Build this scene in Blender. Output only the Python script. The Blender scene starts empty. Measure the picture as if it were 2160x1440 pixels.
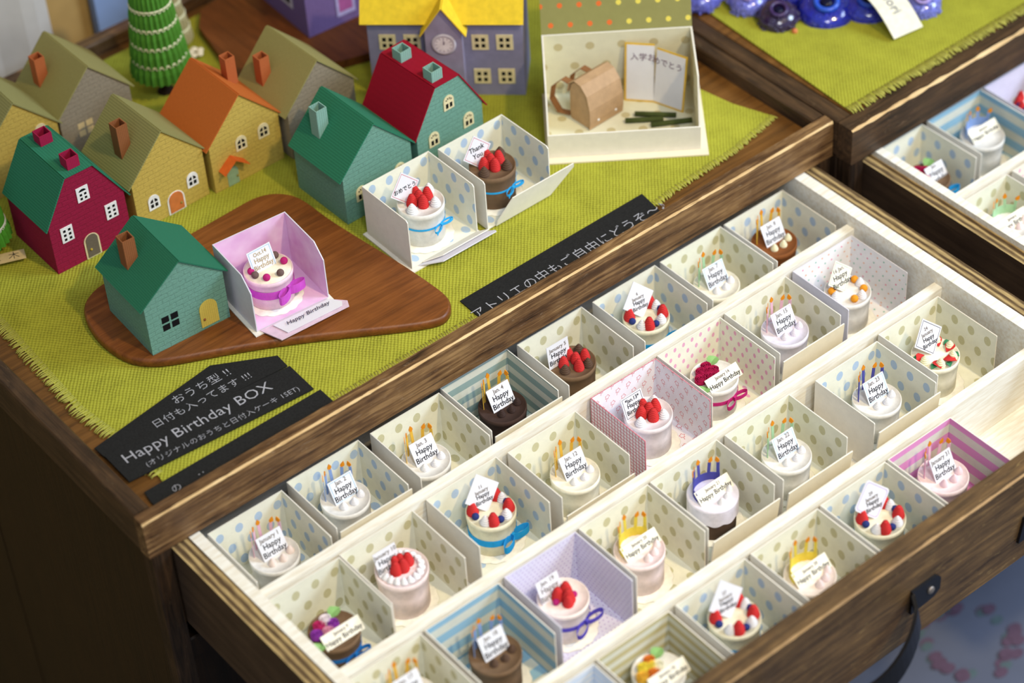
import bpy, math, random
from mathutils import Vector, Matrix
random.seed(7)
S = 0.01            # everything below is written in centimetres
sc = bpy.context.scene
COL = sc.collection

# ------------------------------------------------------------------ camera, world, lights, exposure
cam = bpy.data.cameras.new('camera'); cam_o = bpy.data.objects.new('camera', cam); COL.objects.link(cam_o)
rot = Matrix(((0.7743968, -0.63048028, -0.05295491), (0.45810114, 0.50099764, 0.73426475), (-0.43640916, -0.59287097, 0.6767947))).transposed()
cam_o.matrix_world = Matrix.Translation(Vector((-28.642, -65.0, 72.347)) * S) @ rot.to_4x4()
cam.lens = 86.06; cam.sensor_width = 36; cam.clip_start = 0.01; cam.clip_end = 50
cam.dof.use_dof = True; cam.dof.focus_distance = 1.095; cam.dof.aperture_fstop = 6.0
sc.camera = cam_o
sc.view_settings.view_transform = 'Standard'; sc.view_settings.look = 'None'
sc.view_settings.gamma = 1; sc.view_settings.exposure = 0.31; sc.view_settings.use_curve_mapping = False
w = bpy.data.worlds.new('room_light'); sc.world = w; w.use_nodes = True
w.node_tree.nodes['Background'].inputs[0].default_value = (0.80, 0.90, 1.0, 1); w.node_tree.nodes['Background'].inputs[1].default_value = 0.44
def area(name, loc, target, size, power, color, size_y=None):
    l = bpy.data.lights.new(name, 'AREA'); o = bpy.data.objects.new(name, l); COL.objects.link(o)
    l.shape = 'RECTANGLE' if size_y else 'DISK'; l.size = size * S; l.energy = power; l.color = color
    if size_y: l.size_y = size_y * S
    d = (Vector(target) - Vector(loc)); o.location = Vector(loc) * S
    o.rotation_euler = d.to_track_quat('-Z', 'Y').to_euler()
    return o
sl = bpy.data.lights.new('ceiling_spot_lamp', 'SPOT'); slo = bpy.data.objects.new('ceiling_spot_lamp', sl); COL.objects.link(slo)
sl.energy = 62.0; sl.color = (1.0, 0.78, 0.42); sl.shadow_soft_size = 5 * S; sl.spot_size = math.radians(34); sl.spot_blend = 1.0
slo.location = Vector((40, -118, 165)) * S; slo.rotation_euler = (Vector((27, -6, -3)) - Vector((40, -118, 165))).to_track_quat('-Z', 'Y').to_euler()
s2l = bpy.data.lights.new('added_front_fill', 'SPOT'); s2o = bpy.data.objects.new('added_front_fill', s2l); COL.objects.link(s2o)  # added fill from front left, brightens the box walls in the drawer
s2l.energy = 34.0; s2l.color = (0.96, 0.98, 1.0); s2l.shadow_soft_size = 14 * S; s2l.spot_size = math.radians(27); s2l.spot_blend = 1.0
s2o.location = Vector((-22, -100, 128)) * S; s2o.rotation_euler = (Vector((23, -11, -4)) - Vector((-22, -100, 128))).to_track_quat('-Z', 'Y').to_euler()
area('window_daylight', (120, -78, 84), (24, -4, -3), 46, 13.0, (0.74, 0.92, 1.16), 56)

# ------------------------------------------------------------------ helpers
def lin(r, g, b):
    f = lambda c: (c / 255 / 12.92) if c / 255 <= 0.04045 else ((c / 255 + 0.055) / 1.055) ** 2.4
    return (f(r), f(g), f(b), 1)
class MB:
    """collects faces (centimetres) and links them as ONE mesh object"""
    def __init__(s): s.v = []; s.f = []; s.m = []; s.uv = []; s.sm = []
    def face(s, pts, mat=0, uv=None, smooth=False):
        i = len(s.v); s.v += [tuple(p) for p in pts]; s.f.append(tuple(range(i, i + len(pts)))); s.m.append(mat); s.sm.append(smooth)
        if uv is None:
            a, b, c = Vector(pts[0]), Vector(pts[1]), Vector(pts[2]); n = (b - a).cross(c - a)
            k = max(range(3), key=lambda q: abs(n[q]))
            uv = [((p[1], p[2]), (p[0], p[2]), (p[0], p[1]))[k] for p in pts]
        s.uv.append(uv)
    def slab(s, poly, O, U, V, t, mats=(0, 0, 0)):
        O, U, V = Vector(O), Vector(U), Vector(V); N = U.cross(V).normalized() * t
        a = [O + U * p[0] + V * p[1] for p in poly]; b = [q + N for q in a]; n = len(poly)
        s.face(b, mats[0], [tuple(p) for p in poly]); s.face(a[::-1], mats[1], [tuple(p) for p in poly[::-1]])
        for i in range(n):
            j = (i + 1) % n; s.face([a[i], a[j], b[j], b[i]], mats[2])
    def box(s, x0, x1, y0, y1, z0, z1, mats=(0, 0, 0)):
        s.slab([(x0, y0), (x1, y0), (x1, y1), (x0, y1)], (0, 0, z0), (1, 0, 0), (0, 1, 0), z1 - z0, mats)
    def lathe(s, prof, n=24, c=(0, 0, 0), mat=0, smooth=True, sx=1, sy=1, cap=True, wob=None):
        rings = []
        for r, z in prof:
            ring = []
            for i in range(n):
                a = 2 * math.pi * i / n; rr = r * (wob(a, z) if wob else 1)
                ring.append((c[0] + rr * math.cos(a) * sx, c[1] + rr * math.sin(a) * sy, c[2] + z))
            rings.append(ring)
        for k in range(len(rings) - 1):
            for i in range(n):
                j = (i + 1) % n; s.face([rings[k][i], rings[k][j], rings[k + 1][j], rings[k + 1][i]], mat, None, smooth)
        if cap:
            if prof[0][0] > 1e-4: s.face(rings[0][::-1], mat)
            if prof[-1][0] > 1e-4: s.face(rings[-1], mat)
    def ball(s, c, r, n=12, m=8, mat=0, sz=1):
        s.lathe([(max(1e-5, r * math.sin(math.pi * k / m)), -r * sz * math.cos(math.pi * k / m)) for k in range(m + 1)], n, c, mat, cap=False)
    def band(s, path, W, t, mat=0, closed=False, smooth=True):
        """a ribbon swept along path, W = width vector, t = thickness"""
        W = Vector(W); P = [Vector(p) for p in path]; n = len(P); A = []
        for i, p in enumerate(P):
            d = (P[(i + 1) % n] - P[i - 1]) if (closed or 0 < i < n - 1) else (P[min(i + 1, n - 1)] - P[max(i - 1, 0)])
            N = d.cross(W); N = (N.normalized() if N.length > 1e-9 else Vector((0, 0, 1))) * t / 2
            A.append((p - W / 2 - N, p + W / 2 - N, p + W / 2 + N, p - W / 2 + N))
        for i in range(n if closed else n - 1):
            a, b = A[i], A[(i + 1) % n]
            for k in range(4):
                q = (k + 1) % 4; s.face([a[k], a[q], b[q], b[k]], mat, None, smooth and k in (0, 2) and False)
        if not closed: s.face(A[0][::-1], mat); s.face(A[-1], mat)
    def tube(s, path, r, n=8, mat=0):
        P = [Vector(p) for p in path]; R = []
        for i, p in enumerate(P):
            d = (P[min(i + 1, len(P) - 1)] - P[max(i - 1, 0)]).normalized()
            u = d.orthogonal().normalized() if i == 0 else (u - d * u.dot(d)).normalized()
            v = d.cross(u); rr = r[i] if isinstance(r, (list, tuple)) else r
            R.append([p + (u * math.cos(2 * math.pi * k / n) + v * math.sin(2 * math.pi * k / n)) * rr for k in range(n)])
        for i in range(len(P) - 1):
            for k in range(n):
                q = (k + 1) % n; s.face([R[i][k], R[i][q], R[i + 1][q], R[i + 1][k]], mat, None, True)
        s.face(R[0][::-1], mat); s.face(R[-1], mat)
    def mesh(s, name, mats):
        me = bpy.data.meshes.new(name); me.from_pydata([(x * S, y * S, z * S) for x, y, z in s.v], [], s.f)
        for m in mats: me.materials.append(m)
        me.polygons.foreach_set('material_index', s.m); me.polygons.foreach_set('use_smooth', s.sm)
        l = me.uv_layers.new(name='UVMap'); l.data.foreach_set('uv', [c for u in s.uv for p in u for c in p])
        if any(s.sm):
            import bmesh
            bm = bmesh.new(); bm.from_mesh(me); bmesh.ops.remove_doubles(bm, verts=bm.verts, dist=2e-6); bm.to_mesh(me); bm.free()
        me.update(); return me
def link(name, me, parent=None, loc=(0, 0, 0), rot=(0, 0, 0), scale=1):
    o = bpy.data.objects.new(name, me); COL.objects.link(o); o.location = Vector(loc) * S; o.rotation_euler = rot
    if scale != 1: o.scale = (scale,) * 3 if not isinstance(scale, tuple) else scale
    if parent: o.parent = parent
    return o
def put(name, mb, mats, parent=None, loc=(0, 0, 0), rot=(0, 0, 0), scale=1):
    if not isinstance(mats, (list, tuple)): mats = [mats]
    return link(name, mb.mesh(name, mats), parent, loc, rot, scale)
def tag(o, label=None, cat=None, group=None, kind=None):
    if label: o['label'] = label
    if cat: o['category'] = cat
    if group: o['group'] = group
    if kind: o['kind'] = kind
    return o
def thing(name, label, cat, loc=(0, 0, 0), rz=0, group=None):
    return tag(link(name, None, None, loc, (0, 0, rz)), label, cat, group)
CACHE = {}
def cached(key, fn):
    if key not in CACHE: CACHE[key] = fn()
    return CACHE[key]

# ------------------------------------------------------------------ materials
class NT:
    def __init__(s, name, rough=0.85, spec=0.25, metal=0.0):
        s.mat = bpy.data.materials.new(name); s.mat.use_nodes = True; s.t = s.mat.node_tree
        s.b = s.t.nodes['Principled BSDF']; s.b.inputs['Roughness'].default_value = rough; s.b.inputs['Metallic'].default_value = metal
        s.b.inputs['Specular IOR Level'].default_value = spec
        s.uvn = s.t.nodes.new('ShaderNodeTexCoord'); s.uv = s.uvn.outputs['UV']
        q = s.t.nodes.new('ShaderNodeVectorMath'); q.operation = 'SCALE'; q.inputs[3].default_value = 100; s.l(s.uvn.outputs['Object'], q.inputs[0]); s.obj = q.outputs[0]
    def l(s, a, b): s.t.links.new(a, b)
    def setin(s, node, i, v):
        if v is None: return
        if hasattr(v, 'is_output') or isinstance(v, bpy.types.NodeSocket): s.l(v, node.inputs[i])
        else: node.inputs[i].default_value = v
    def m(s, op, a, b=None, c=None):
        n = s.t.nodes.new('ShaderNodeMath'); n.operation = op
        for i, v in enumerate((a, b, c)): s.setin(n, i, v)
        return n.outputs[0]
    def sep(s, v): n = s.t.nodes.new('ShaderNodeSeparateXYZ'); s.l(v, n.inputs[0]); return n.outputs
    def comb(s, x, y, z=0.0):
        n = s.t.nodes.new('ShaderNodeCombineXYZ'); s.setin(n, 0, x); s.setin(n, 1, y); s.setin(n, 2, z); return n.outputs[0]
    def scale(s, v, xyz):
        n = s.t.nodes.new('ShaderNodeMapping'); s.l(v, n.inputs[0]); n.inputs[3].default_value = xyz; return n.outputs[0]
    def noise(s, v, sc_=5, det=3, rough=0.55, dist=0):
        n = s.t.nodes.new('ShaderNodeTexNoise'); s.l(v, n.inputs['Vector']); n.inputs['Scale'].default_value = sc_; n.inputs['Detail'].default_value = det
        n.inputs['Roughness'].default_value = rough; n.inputs['Distortion'].default_value = dist; return n.outputs[0]
    def ramp(s, f, stops, const=False):
        n = s.t.nodes.new('ShaderNodeValToRGB'); s.l(f, n.inputs[0]); e = n.color_ramp.elements
        if const: n.color_ramp.interpolation = 'CONSTANT'
        while len(e) < len(stops): e.new(0.5)
        for k, (p, c) in enumerate(stops): e[k].position = p; e[k].color = c if len(c) == 4 else (*c, 1)
        return n.outputs[0]
    def mix(s, f, a, b, mode='MIX'):
        n = s.t.nodes.new('ShaderNodeMix'); n.data_type = 'RGBA'; n.blend_type = mode
        s.setin(n, 0, f); s.setin(n, 6, a); s.setin(n, 7, b); return n.outputs[2]
    def color(s, c): s.setin(s.b, 'Base Color', c)
    def bump(s, h, strength=0.3, dist=0.02):
        n = s.t.nodes.new('ShaderNodeBump'); n.inputs['Strength'].default_value = strength; n.inputs['Distance'].default_value = dist * S; s.l(h, n.inputs['Height'])
        s.l(n.outputs[0], s.b.inputs['Normal'])
MATS = {}
def plain(name, c, rough=0.85, spec=0.2, var=0.06, nscale=3.0, metal=0, grain=0.15):
    if name in MATS: return MATS[name]
    n = NT(name, rough, spec, metal); f = n.noise(n.obj, nscale, 4); col = lin(*c)
    lo = tuple(x * (1 - var * 2.2) for x in col[:3]) + (1,); hi = tuple(min(1, x * (1 + var)) for x in col[:3]) + (1,)
    n.color(n.ramp(f, [(0.3, lo), (0.7, hi)]))
    if grain: n.bump(n.noise(n.obj, 40, 3), grain, 0.01)
    MATS[name] = n.mat; return n.mat
def cells(n, pu, pv, stagger=True):
    x, y, _ = n.sep(n.uv)
    v = n.m('DIVIDE', y, pv); row = n.m('FLOOR', v); u = n.m('DIVIDE', x, pu)
    if stagger: u = n.m('ADD', u, n.m('MULTIPLY', n.m('FLOORED_MODULO', row, 2.0), 0.5))
    fu = n.m('SUBTRACT', n.m('FRACT', u), 0.5); fv = n.m('SUBTRACT', n.m('FRACT', v), 0.5)
    return n.m('MULTIPLY', fu, pu), n.m('MULTIPLY', fv, pv), n.comb(n.m('FLOOR', u), row)
def paperbase(n, c, fleck=True):
    col = lin(*c); f = n.noise(n.uv, 2.2, 4, 0.6)
    a = n.ramp(f, [(0.3, tuple(x * 0.93 for x in col[:3]) + (1,)), (0.7, col)])
    if fleck:
        g = n.noise(n.scale(n.uv, (3, 14, 1)), 2.0, 2); a = n.mix(n.ramp(g, [(0.68, (0, 0, 0, 1)), (0.74, (0.35, 0.35, 0.35, 1))]), a, lin(176, 170, 140))
    return a
def paper(kind):
    if kind in MATS: return MATS[kind]
    n = NT('paper_' + kind, 0.85, 0.2)
    cream = (240, 238, 220)
    if kind in ('tan', 'blue', 'pink'):
        base = paperbase(n, cream)
        if kind == 'pink': x, y, _c = cells(n, 0.52, 0.5); rx, ry, dc = 0.085, 0.13, (226, 150, 190)
        else: x, y, _c = cells(n, 1.0, 0.95); rx, ry, dc = 0.2, 0.26, ((194, 188, 146) if kind == 'tan' else (166, 192, 222))
        d = n.m('ADD', n.m('POWER', n.m('DIVIDE', x, rx), 2.0), n.m('POWER', n.m('DIVIDE', y, ry), 2.0))
        f = n.m('LESS_THAN', d, 1.0); f = n.m('MULTIPLY', f, n.m('ADD', n.m('MULTIPLY', n.noise(n.scale(n.uv, (6, 22, 1)), 1.5, 2), 0.7), 0.5))
        n.color(n.mix(f, base, lin(*dc)))
    elif kind == 'bigdots':
        base = paperbase(n, (228, 224, 196)); x, y, _c = cells(n, 1.55, 1.15)
        d = n.m('ADD', n.m('POWER', n.m('DIVIDE', x, .22), 2.0), n.m('POWER', n.m('DIVIDE', y, .22), 2.0))
        n.color(n.mix(n.m('MULTIPLY', n.m('LESS_THAN', d, 1.0), .8), base, lin(190, 176, 128)))
    elif kind in ('multi', 'purple', 'lid'):
        bc = {'multi': (240, 238, 240), 'purple': (226, 222, 240), 'lid': (146, 142, 86)}[kind]
        base = paperbase(n, bc, kind == 'lid')
        p, r = {'multi': (0.42, 0.045), 'purple': (0.21, 0.028), 'lid': (0.95, 0.13)}[kind]
        x, y, c = cells(n, p, p); d = n.m('SQRT', n.m('ADD', n.m('POWER', x, 2.0), n.m('POWER', y, 2.0)))
        wn = n.t.nodes.new('ShaderNodeTexWhiteNoise'); n.l(c, wn.inputs['Vector']); rv = wn.outputs[0]
        if kind == 'multi': dc = n.ramp(rv, [(0, lin(226, 92, 140)), (0.34, lin(230, 160, 110)), (0.67, lin(96, 176, 150))], True)
        elif kind == 'purple': dc = lin(168, 140, 196)
        else:
            ux = n.sep(n.uv)[0]; dc = n.ramp(n.m('DIVIDE', ux, 7.3), [(0, lin(224, 110, 52)), (0.5, lin(226, 208, 92))], True)
        n.color(n.mix(n.m('LESS_THAN', d, r), base, dc))
    elif kind in ('pinkstripe', 'bluestripe', 'tanstripe', 'tealstripe', 'palestripe'):
        base = paperbase(n, (236, 236, 240) if kind == 'palestripe' else (222, 222, 208), kind != 'palestripe'); y = n.sep(n.uv)[1]
        p = {'pinkstripe': 1.0, 'bluestripe': 1.0, 'tanstripe': 0.6, 'tealstripe': 0.8, 'palestripe': 0.34}[kind]
        c = {'pinkstripe': (222, 150, 200), 'bluestripe': (150, 190, 212), 'tanstripe': (196, 186, 142), 'tealstripe': (150, 172, 168), 'palestripe': (206, 222, 240)}[kind]
        f = n.m('LESS_THAN', n.m('FRACT', n.m('ADD', n.m('DIVIDE', y, p), 0.32)), 0.5); n.color(n.mix(f, base, lin(*c)))
    elif kind == 'floral':
        base = paperbase(n, (240, 236, 242), False); x, y, _c = cells(n, 0.62, 0.56)
        r = n.m('SQRT', n.m('ADD', n.m('POWER', x, 2.0), n.m('POWER', y, 2.0))); th = n.m('ARCTAN2', y, x)
        pet = n.m('MULTIPLY', n.m('ADD', n.m('MULTIPLY', n.m('ABSOLUTE', n.m('COSINE', n.m('MULTIPLY', th, 2.5))), 0.45), 0.55), 0.13)
        f = n.m('LESS_THAN', n.m('ABSOLUTE', n.m('SUBTRACT', r, pet)), 0.014)
        st = n.m('MULTIPLY', n.m('LESS_THAN', n.m('ABSOLUTE', n.m('SUBTRACT', x, n.m('MULTIPLY', y, 0.25))), 0.012), n.m('LESS_THAN', n.m('ABSOLUTE', n.m('ADD', y, 0.18)), 0.08))
        n.color(n.mix(n.m('MAXIMUM', f, st), base, lin(206, 84, 92)))
    elif kind == 'gingham':
        base = paperbase(n, (240, 236, 240), False); x, y, _ = n.sep(n.uv)
        f = n.m('MAXIMUM', n.m('LESS_THAN', n.m('FRACT', n.m('DIVIDE', x, 0.2)), 0.2), n.m('LESS_THAN', n.m('FRACT', n.m('DIVIDE', y, 0.2)), 0.2))
        n.color(n.mix(f, base, lin(204, 110, 126)))
    elif kind == 'sparkle':
        x, y, z = n.sep(n.uv); f = n.noise(n.uv, 0.9, 2)
        c = n.ramp(f, [(0.3, lin(238, 208, 232)), (0.7, lin(222, 170, 214))]); g = n.noise(n.uv, 30, 1)
        n.color(n.mix(n.ramp(g, [(0.74, (0, 0, 0, 1)), (0.76, (1, 1, 1, 1))]), c, lin(250, 240, 250)))
    elif kind == 'kraft_cream': n.color(paperbase(n, (236, 224, 196)))
    elif kind == 'plain': n.color(paperbase(n, (236, 230, 218)))
    elif kind == 'lavender': n.color(paperbase(n, (222, 218, 228)))
    n.bump(n.noise(n.uv, 14, 3), 0.12, 0.01)
    MATS[kind] = n.mat; return n.mat
def brickpaper(name, c):
    if name in MATS: return MATS[name]
    n = NT(name, 0.85, 0.15); b = n.t.nodes.new('ShaderNodeTexBrick'); ux, uy, _u = n.sep(n.uv); wob = n.m('MULTIPLY', n.m('SUBTRACT', n.noise(n.scale(n.uv, (1.2, 2.5, 1)), 1.5, 2), 0.5), 0.16)
    n.l(n.comb(ux, n.m('ADD', uy, wob)), b.inputs['Vector'])
    for k, v in (('Scale', 1.0), ('Brick Width', 0.62), ('Row Height', 0.25), ('Mortar Size', 0.025), ('Mortar Smooth', 0.6)): b.inputs[k].default_value = v
    col = lin(*c); f = n.noise(n.scale(n.uv, (4, 9, 1)), 2.0, 4, 0.65)
    base = n.ramp(f, [(0.3, tuple(x * 0.76 for x in col[:3]) + (1,)), (0.68, tuple(min(1, x * 1.1) for x in col[:3]) + (1,))])
    n.color(n.mix(n.m('MULTIPLY', b.outputs['Fac'], 0.09), base, (0.02, 0.02, 0.02, 1)))
    h = n.m('ADD', n.m('MULTIPLY', b.outputs['Fac'], -0.6), n.m('MULTIPLY', n.noise(n.scale(n.uv, (5, 12, 1)), 2.0, 3), 0.8)); n.bump(h, 0.6, 0.03)
    MATS[name] = n.mat; return n.mat
def ribpaper(name, c, pitch=0.13, amt=0.5):
    if name in MATS: return MATS[name]
    n = NT(name, 0.8, 0.2); x = n.sep(n.uv)[0]
    s_ = n.m('SINE', n.m('MULTIPLY', x, 2 * math.pi / pitch)); h = n.m('ADD', n.m('MULTIPLY', s_, 0.5), 0.5)
    col = lin(*c); f = n.m('ADD', n.m('MULTIPLY', h, amt * 0.5), n.m('MULTIPLY', n.noise(n.scale(n.uv, (1, 5, 1)), 6, 3), 0.5))
    n.color(n.ramp(f, [(0.15, tuple(x_ * 0.72 for x_ in col[:3]) + (1,)), (0.7, tuple(min(1, x_ * 1.12) for x_ in col[:3]) + (1,))])); n.bump(h, amt, 0.012)
    MATS[name] = n.mat; return n.mat
def wood(name, stops, axis=0, fine=1.0, rough=0.55, spec=0.3, scratch=0.0, scr_col=(196, 170, 130), bmp=0.4):
    if name in MATS: return MATS[name]
    n = NT(name, rough, spec); sv = [3.2 * fine] * 3; sv[axis] = 0.22 * fine
    a = n.noise(n.scale(n.obj, tuple(sv)), 1.0, 5, 0.62, 0.8); sv2 = [14 * fine] * 3; sv2[axis] = 0.7 * fine
    b = n.noise(n.scale(n.obj, tuple(sv2)), 1.0, 3, 0.6); big = n.noise(n.obj, 0.45, 3)
    f = n.m('ADD', n.m('MULTIPLY', a, 0.55), n.m('ADD', n.m('MULTIPLY', b, 0.2), n.m('MULTIPLY', big, 0.25)))
    c = n.ramp(f, [(p, lin(*q)) for p, q in stops])
    if scratch:
        sv3 = [5.0] * 3; sv3[axis] = 0.8; g = n.noise(n.scale(n.obj, tuple(sv3)), 1.3, 5, 0.75, 1.2)
        c = n.mix(n.ramp(g, [(0.60, (0, 0, 0, 1)), (0.68, (scratch,) * 3 + (1,))]), c, lin(*scr_col))
    n.color(c); n.bump(n.m('ADD', a, n.m('MULTIPLY', b, 0.6)), bmp, 0.04)
    MATS[name] = n.mat; return n.mat
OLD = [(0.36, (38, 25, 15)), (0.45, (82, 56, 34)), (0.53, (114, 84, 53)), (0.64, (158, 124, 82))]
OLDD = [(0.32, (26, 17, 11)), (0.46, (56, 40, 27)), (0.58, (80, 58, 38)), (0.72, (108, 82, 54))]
wx = wood('old_wood_lengthwise', OLD, 0, 1, 0.5, 0.35, 0.4, (170, 150, 126))
wy = wood('old_wood_crosswise', OLDD, 1, 1, 0.5, 0.35, 0.12)
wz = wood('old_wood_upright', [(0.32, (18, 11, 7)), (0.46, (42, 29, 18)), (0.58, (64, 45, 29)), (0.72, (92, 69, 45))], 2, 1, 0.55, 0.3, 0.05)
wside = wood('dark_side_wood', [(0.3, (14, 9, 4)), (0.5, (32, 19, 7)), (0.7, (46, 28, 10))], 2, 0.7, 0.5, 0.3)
wtray = wood('tray_wood', [(0.3, (58, 36, 14)), (0.5, (104, 68, 28)), (0.7, (134, 92, 44))], 0, 0.7, 0.5, 0.35)
wedge = wood('worn_bare_wood', [(0.3, (110, 82, 54)), (0.45, (196, 160, 108)), (0.65, (228, 198, 148))], 0, 1.4, 0.6, 0.2)
wboard = wood('cherry_board_wood', [(0.3, (78, 40, 15)), (0.5, (122, 69, 29)), (0.7, (150, 90, 42))], 0, 0.9, 0.42, 0.4, bmp=0.12)
wboard2 = wood('dark_board_wood', [(0.3, (64, 32, 14)), (0.5, (104, 56, 24)), (0.7, (128, 72, 34))], 1, 0.9, 0.5, 0.3, bmp=0.12)
def plymat():
    n = NT('plywood_edge', 0.65, 0.2); x = n.sep(n.obj)[0]
    s_ = n.m('SINE', n.m('MULTIPLY', n.m('ADD', x, n.m('MULTIPLY', n.noise(n.scale(n.obj, (2, .3, 1)), 1, 3), .2)), 2 * math.pi / 0.34))
    f = n.m('ADD', n.m('MULTIPLY', s_, 0.28), n.noise(n.scale(n.obj, (8, 0.8, 3)), 1.2, 4))
    n.color(n.ramp(f, [(0.25, lin(84, 66, 46)), (0.5, lin(128, 106, 72)), (0.8, lin(184, 158, 108))])); n.bump(f, 0.4, 0.03); return n.mat
ply = plymat()
def whitewood():
    n = NT('white_painted_wood', 0.6, 0.25); g = n.noise(n.scale(n.obj, (0.5, 4, 4)), 1.5, 4)
    n.color(n.ramp(g, [(0.3, lin(226, 216, 196)), (0.6, lin(243, 240, 230))])); n.bump(g, 0.15, 0.03); return n.mat
white = whitewood()
def clothmat(name, c):
    n = NT(name, 0.95, 0.05); x, y, z = n.sep(n.obj); k = 2 * math.pi / 0.2
    nx = n.m('ADD', x, n.m('MULTIPLY', n.noise(n.obj, 1.5, 2), 0.12))
    a = n.m('SINE', n.m('MULTIPLY', nx, k)); b = n.m('SINE', n.m('MULTIPLY', y, k * 0.85)); h = n.m('MULTIPLY', a, b)
    wv = n.m('ADD', n.m('MULTIPLY', h, 0.13), n.m('ADD', n.m('MULTIPLY', n.noise(n.scale(n.obj, (3, 9, 1)), 2, 3), 0.35), n.m('MULTIPLY', n.noise(n.obj, 0.8, 2), 0.3)))
    col = lin(*c); n.color(n.ramp(wv, [(0.05, tuple(q * 0.45 for q in col[:3]) + (1,)), (0.35, col), (0.62, tuple(min(1, q * 1.22) for q in col[:3]) + (1,))]))
    n.bump(h, 0.6, 0.03); return n.mat
cloth = clothmat('green_burlap', (166, 166, 58))
fringe_m = plain('green_thread', (176, 172, 84), 0.95, 0.05)
ink = plain('black_ink', (34, 32, 40), 0.8, 0.1, 0.02, grain=0)
ink_soft = plain('brown_ink', (120, 110, 104), 0.8, 0.1, 0.02, grain=0)
chalk = plain('chalk_writing', (172, 172, 180), 0.95, 0, 0.1, 9, grain=0.3)
blackcard = plain('black_card', (38, 38, 38), 0.9, 0.1, 0.12, 12)
cardw = plain('white_card', (226, 225, 230), 0.8, 0.2, 0.01)
iron = plain('black_iron', (16, 16, 20), 0.32, 0.5, 0.1, grain=0.1)
steel = plain('screw_steel', (150, 140, 134), 0.4, 0.5, 0.1, metal=0.7)
dark = plain('dark_pane', (14, 13, 18), 0.6, 0.2, 0.02, grain=0)
C_ = lambda nm, c, **k: plain(nm, c, **k)

# ------------------------------------------------------------------ lettering
def text_mesh(s, size, key_extra='', extrude=0.004, sx=1.0, shear=0.0, align='CENTER', space=1.0, bold=0.0):
    key = ('txt', s, size, key_extra, sx, shear, align, space, bold)
    def mk():
        cu = bpy.data.curves.new('lettering', 'FONT'); cu.body = s; cu.size = size * S; cu.align_x = align; cu.align_y = 'CENTER'
        cu.extrude = extrude * S; cu.resolution_u = 2; cu.shear = shear; cu.space_line = space; cu.offset = bold * S
        o = bpy.data.objects.new('lettering', cu); COL.objects.link(o); bpy.context.view_layer.update()
        me = bpy.data.meshes.new_from_object(o.evaluated_get(bpy.context.evaluated_depsgraph_get()))
        bpy.data.objects.remove(o); bpy.data.curves.remove(cu)
        if sx != 1: me.transform(Matrix.Scale(sx, 4, (1, 0, 0)))
        me.name = 'lettering'; return me
    return cached(key, mk)
def letter(s, size, mat, parent, loc, rot=(math.pi / 2, 0, 0), name='lettering', **k):
    me = text_mesh(s, size, mat.name, **k)
    if not me.materials: me.materials.append(mat)
    return link(name, me, parent, loc, rot)

# ------------------------------------------------------------------ cabinet one
TZ = -0.8            # tray surface
cab = thing('drawer_cabinet', 'weathered dark wooden cabinet with a green cloth on its recessed top and an open drawer', 'cabinet', (0, 0, 0))
def bar(name, parent, mat, x0, x1, y0, y1, z0, z1, bev=0.08, label=None):
    m = MB(); L = (x1, y1, z1); l = (x0, y0, z0); b = bev
    ax = max(range(3), key=lambda k: L[k] - l[k]); o = [k for k in range(3) if k != ax]
    a0, a1, b0, b1 = l[o[0]], L[o[0]], l[o[1]], L[o[1]]
    prof = [(a0 + b, b0), (a1 - b, b0), (a1, b0 + b), (a1, b1 - b), (a1 - b, b1), (a0 + b, b1), (a0, b1 - b), (a0, b0 + b)]
    U = [0, 0, 0]; V = [0, 0, 0]; O = [0, 0, 0]; U[o[0]] = 1; V[o[1]] = 1; O[ax] = l[ax]
    n = Vector(U).cross(Vector(V)); t = L[ax] - l[ax]
    if n[ax] < 0: O[ax] = L[ax]
    m.slab(prof, O, U, V, t); ob = put(name, m, mat, parent)
    if label: ob['label'] = label
    return ob
def rough_front_rail(parent, x0, x1, y0, y1, z0, z1, name='front_rail'):
    m = MB(); N = int((x1 - x0) / 0.35); rnd = random.Random(3); secs = []
    for i in range(N + 1):
        x = x0 + (x1 - x0) * i / N; e = 0.05 + 0.05 * rnd.random(); q = 0.02 * rnd.random(); en = 0.12 if i in (0, N) else 0
        secs.append([(x, y0 + .03, z0 + .03), (x, y0 + q * .5 + en * .4, z1 - e - q - en), (x, y0 + e + q + en * .4, z1 - q * .6 - en * .4), (x, y1 - 0.07, z1 - q), (x, y1, z1 - 0.08 - q), (x, y1, z0)])
    for i in range(N):
        a, b = secs[i], secs[i + 1]
        for k in range(6):
            j = (k + 1) % 6; m.face([a[k], b[k], b[j], a[j]][::-1], 1 if k == 1 else 0)
    m.face(secs[0]); m.face(secs[-1][::-1])
    return put(name, m, [wx, wedge], parent)
rough_front_rail(cab, -0.15, 39.25, 0.0, 0.72, -2.15, 0.0)
bar('side_rail', cab, wy, -0.15, 0.65, 0.73, 30.2, -2.15, 0.0)
bar('side_rail', cab, wy, 38.5, 39.25, 0.73, 30.2, -2.15, 0.0)
bar('back_rail', cab, wx, -0.15, 39.25, 30.2, 31.0, -2.15, 0.0)
m = MB(); m.box(0.66, 38.49, 0.73, 30.19, -1.3, TZ); put('top_board', m, wtray, cab)
m = MB()
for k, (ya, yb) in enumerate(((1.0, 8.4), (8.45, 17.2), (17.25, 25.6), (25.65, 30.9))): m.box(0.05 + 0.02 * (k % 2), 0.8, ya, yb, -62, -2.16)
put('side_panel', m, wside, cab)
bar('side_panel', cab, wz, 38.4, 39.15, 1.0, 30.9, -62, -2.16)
bar('leg', cab, wz, -0.02, 0.92, 0.05, 0.98, -62, -2.16); bar('leg', cab, wz, 38.3, 39.2, 0.05, 0.98, -62, -2.16)
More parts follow.
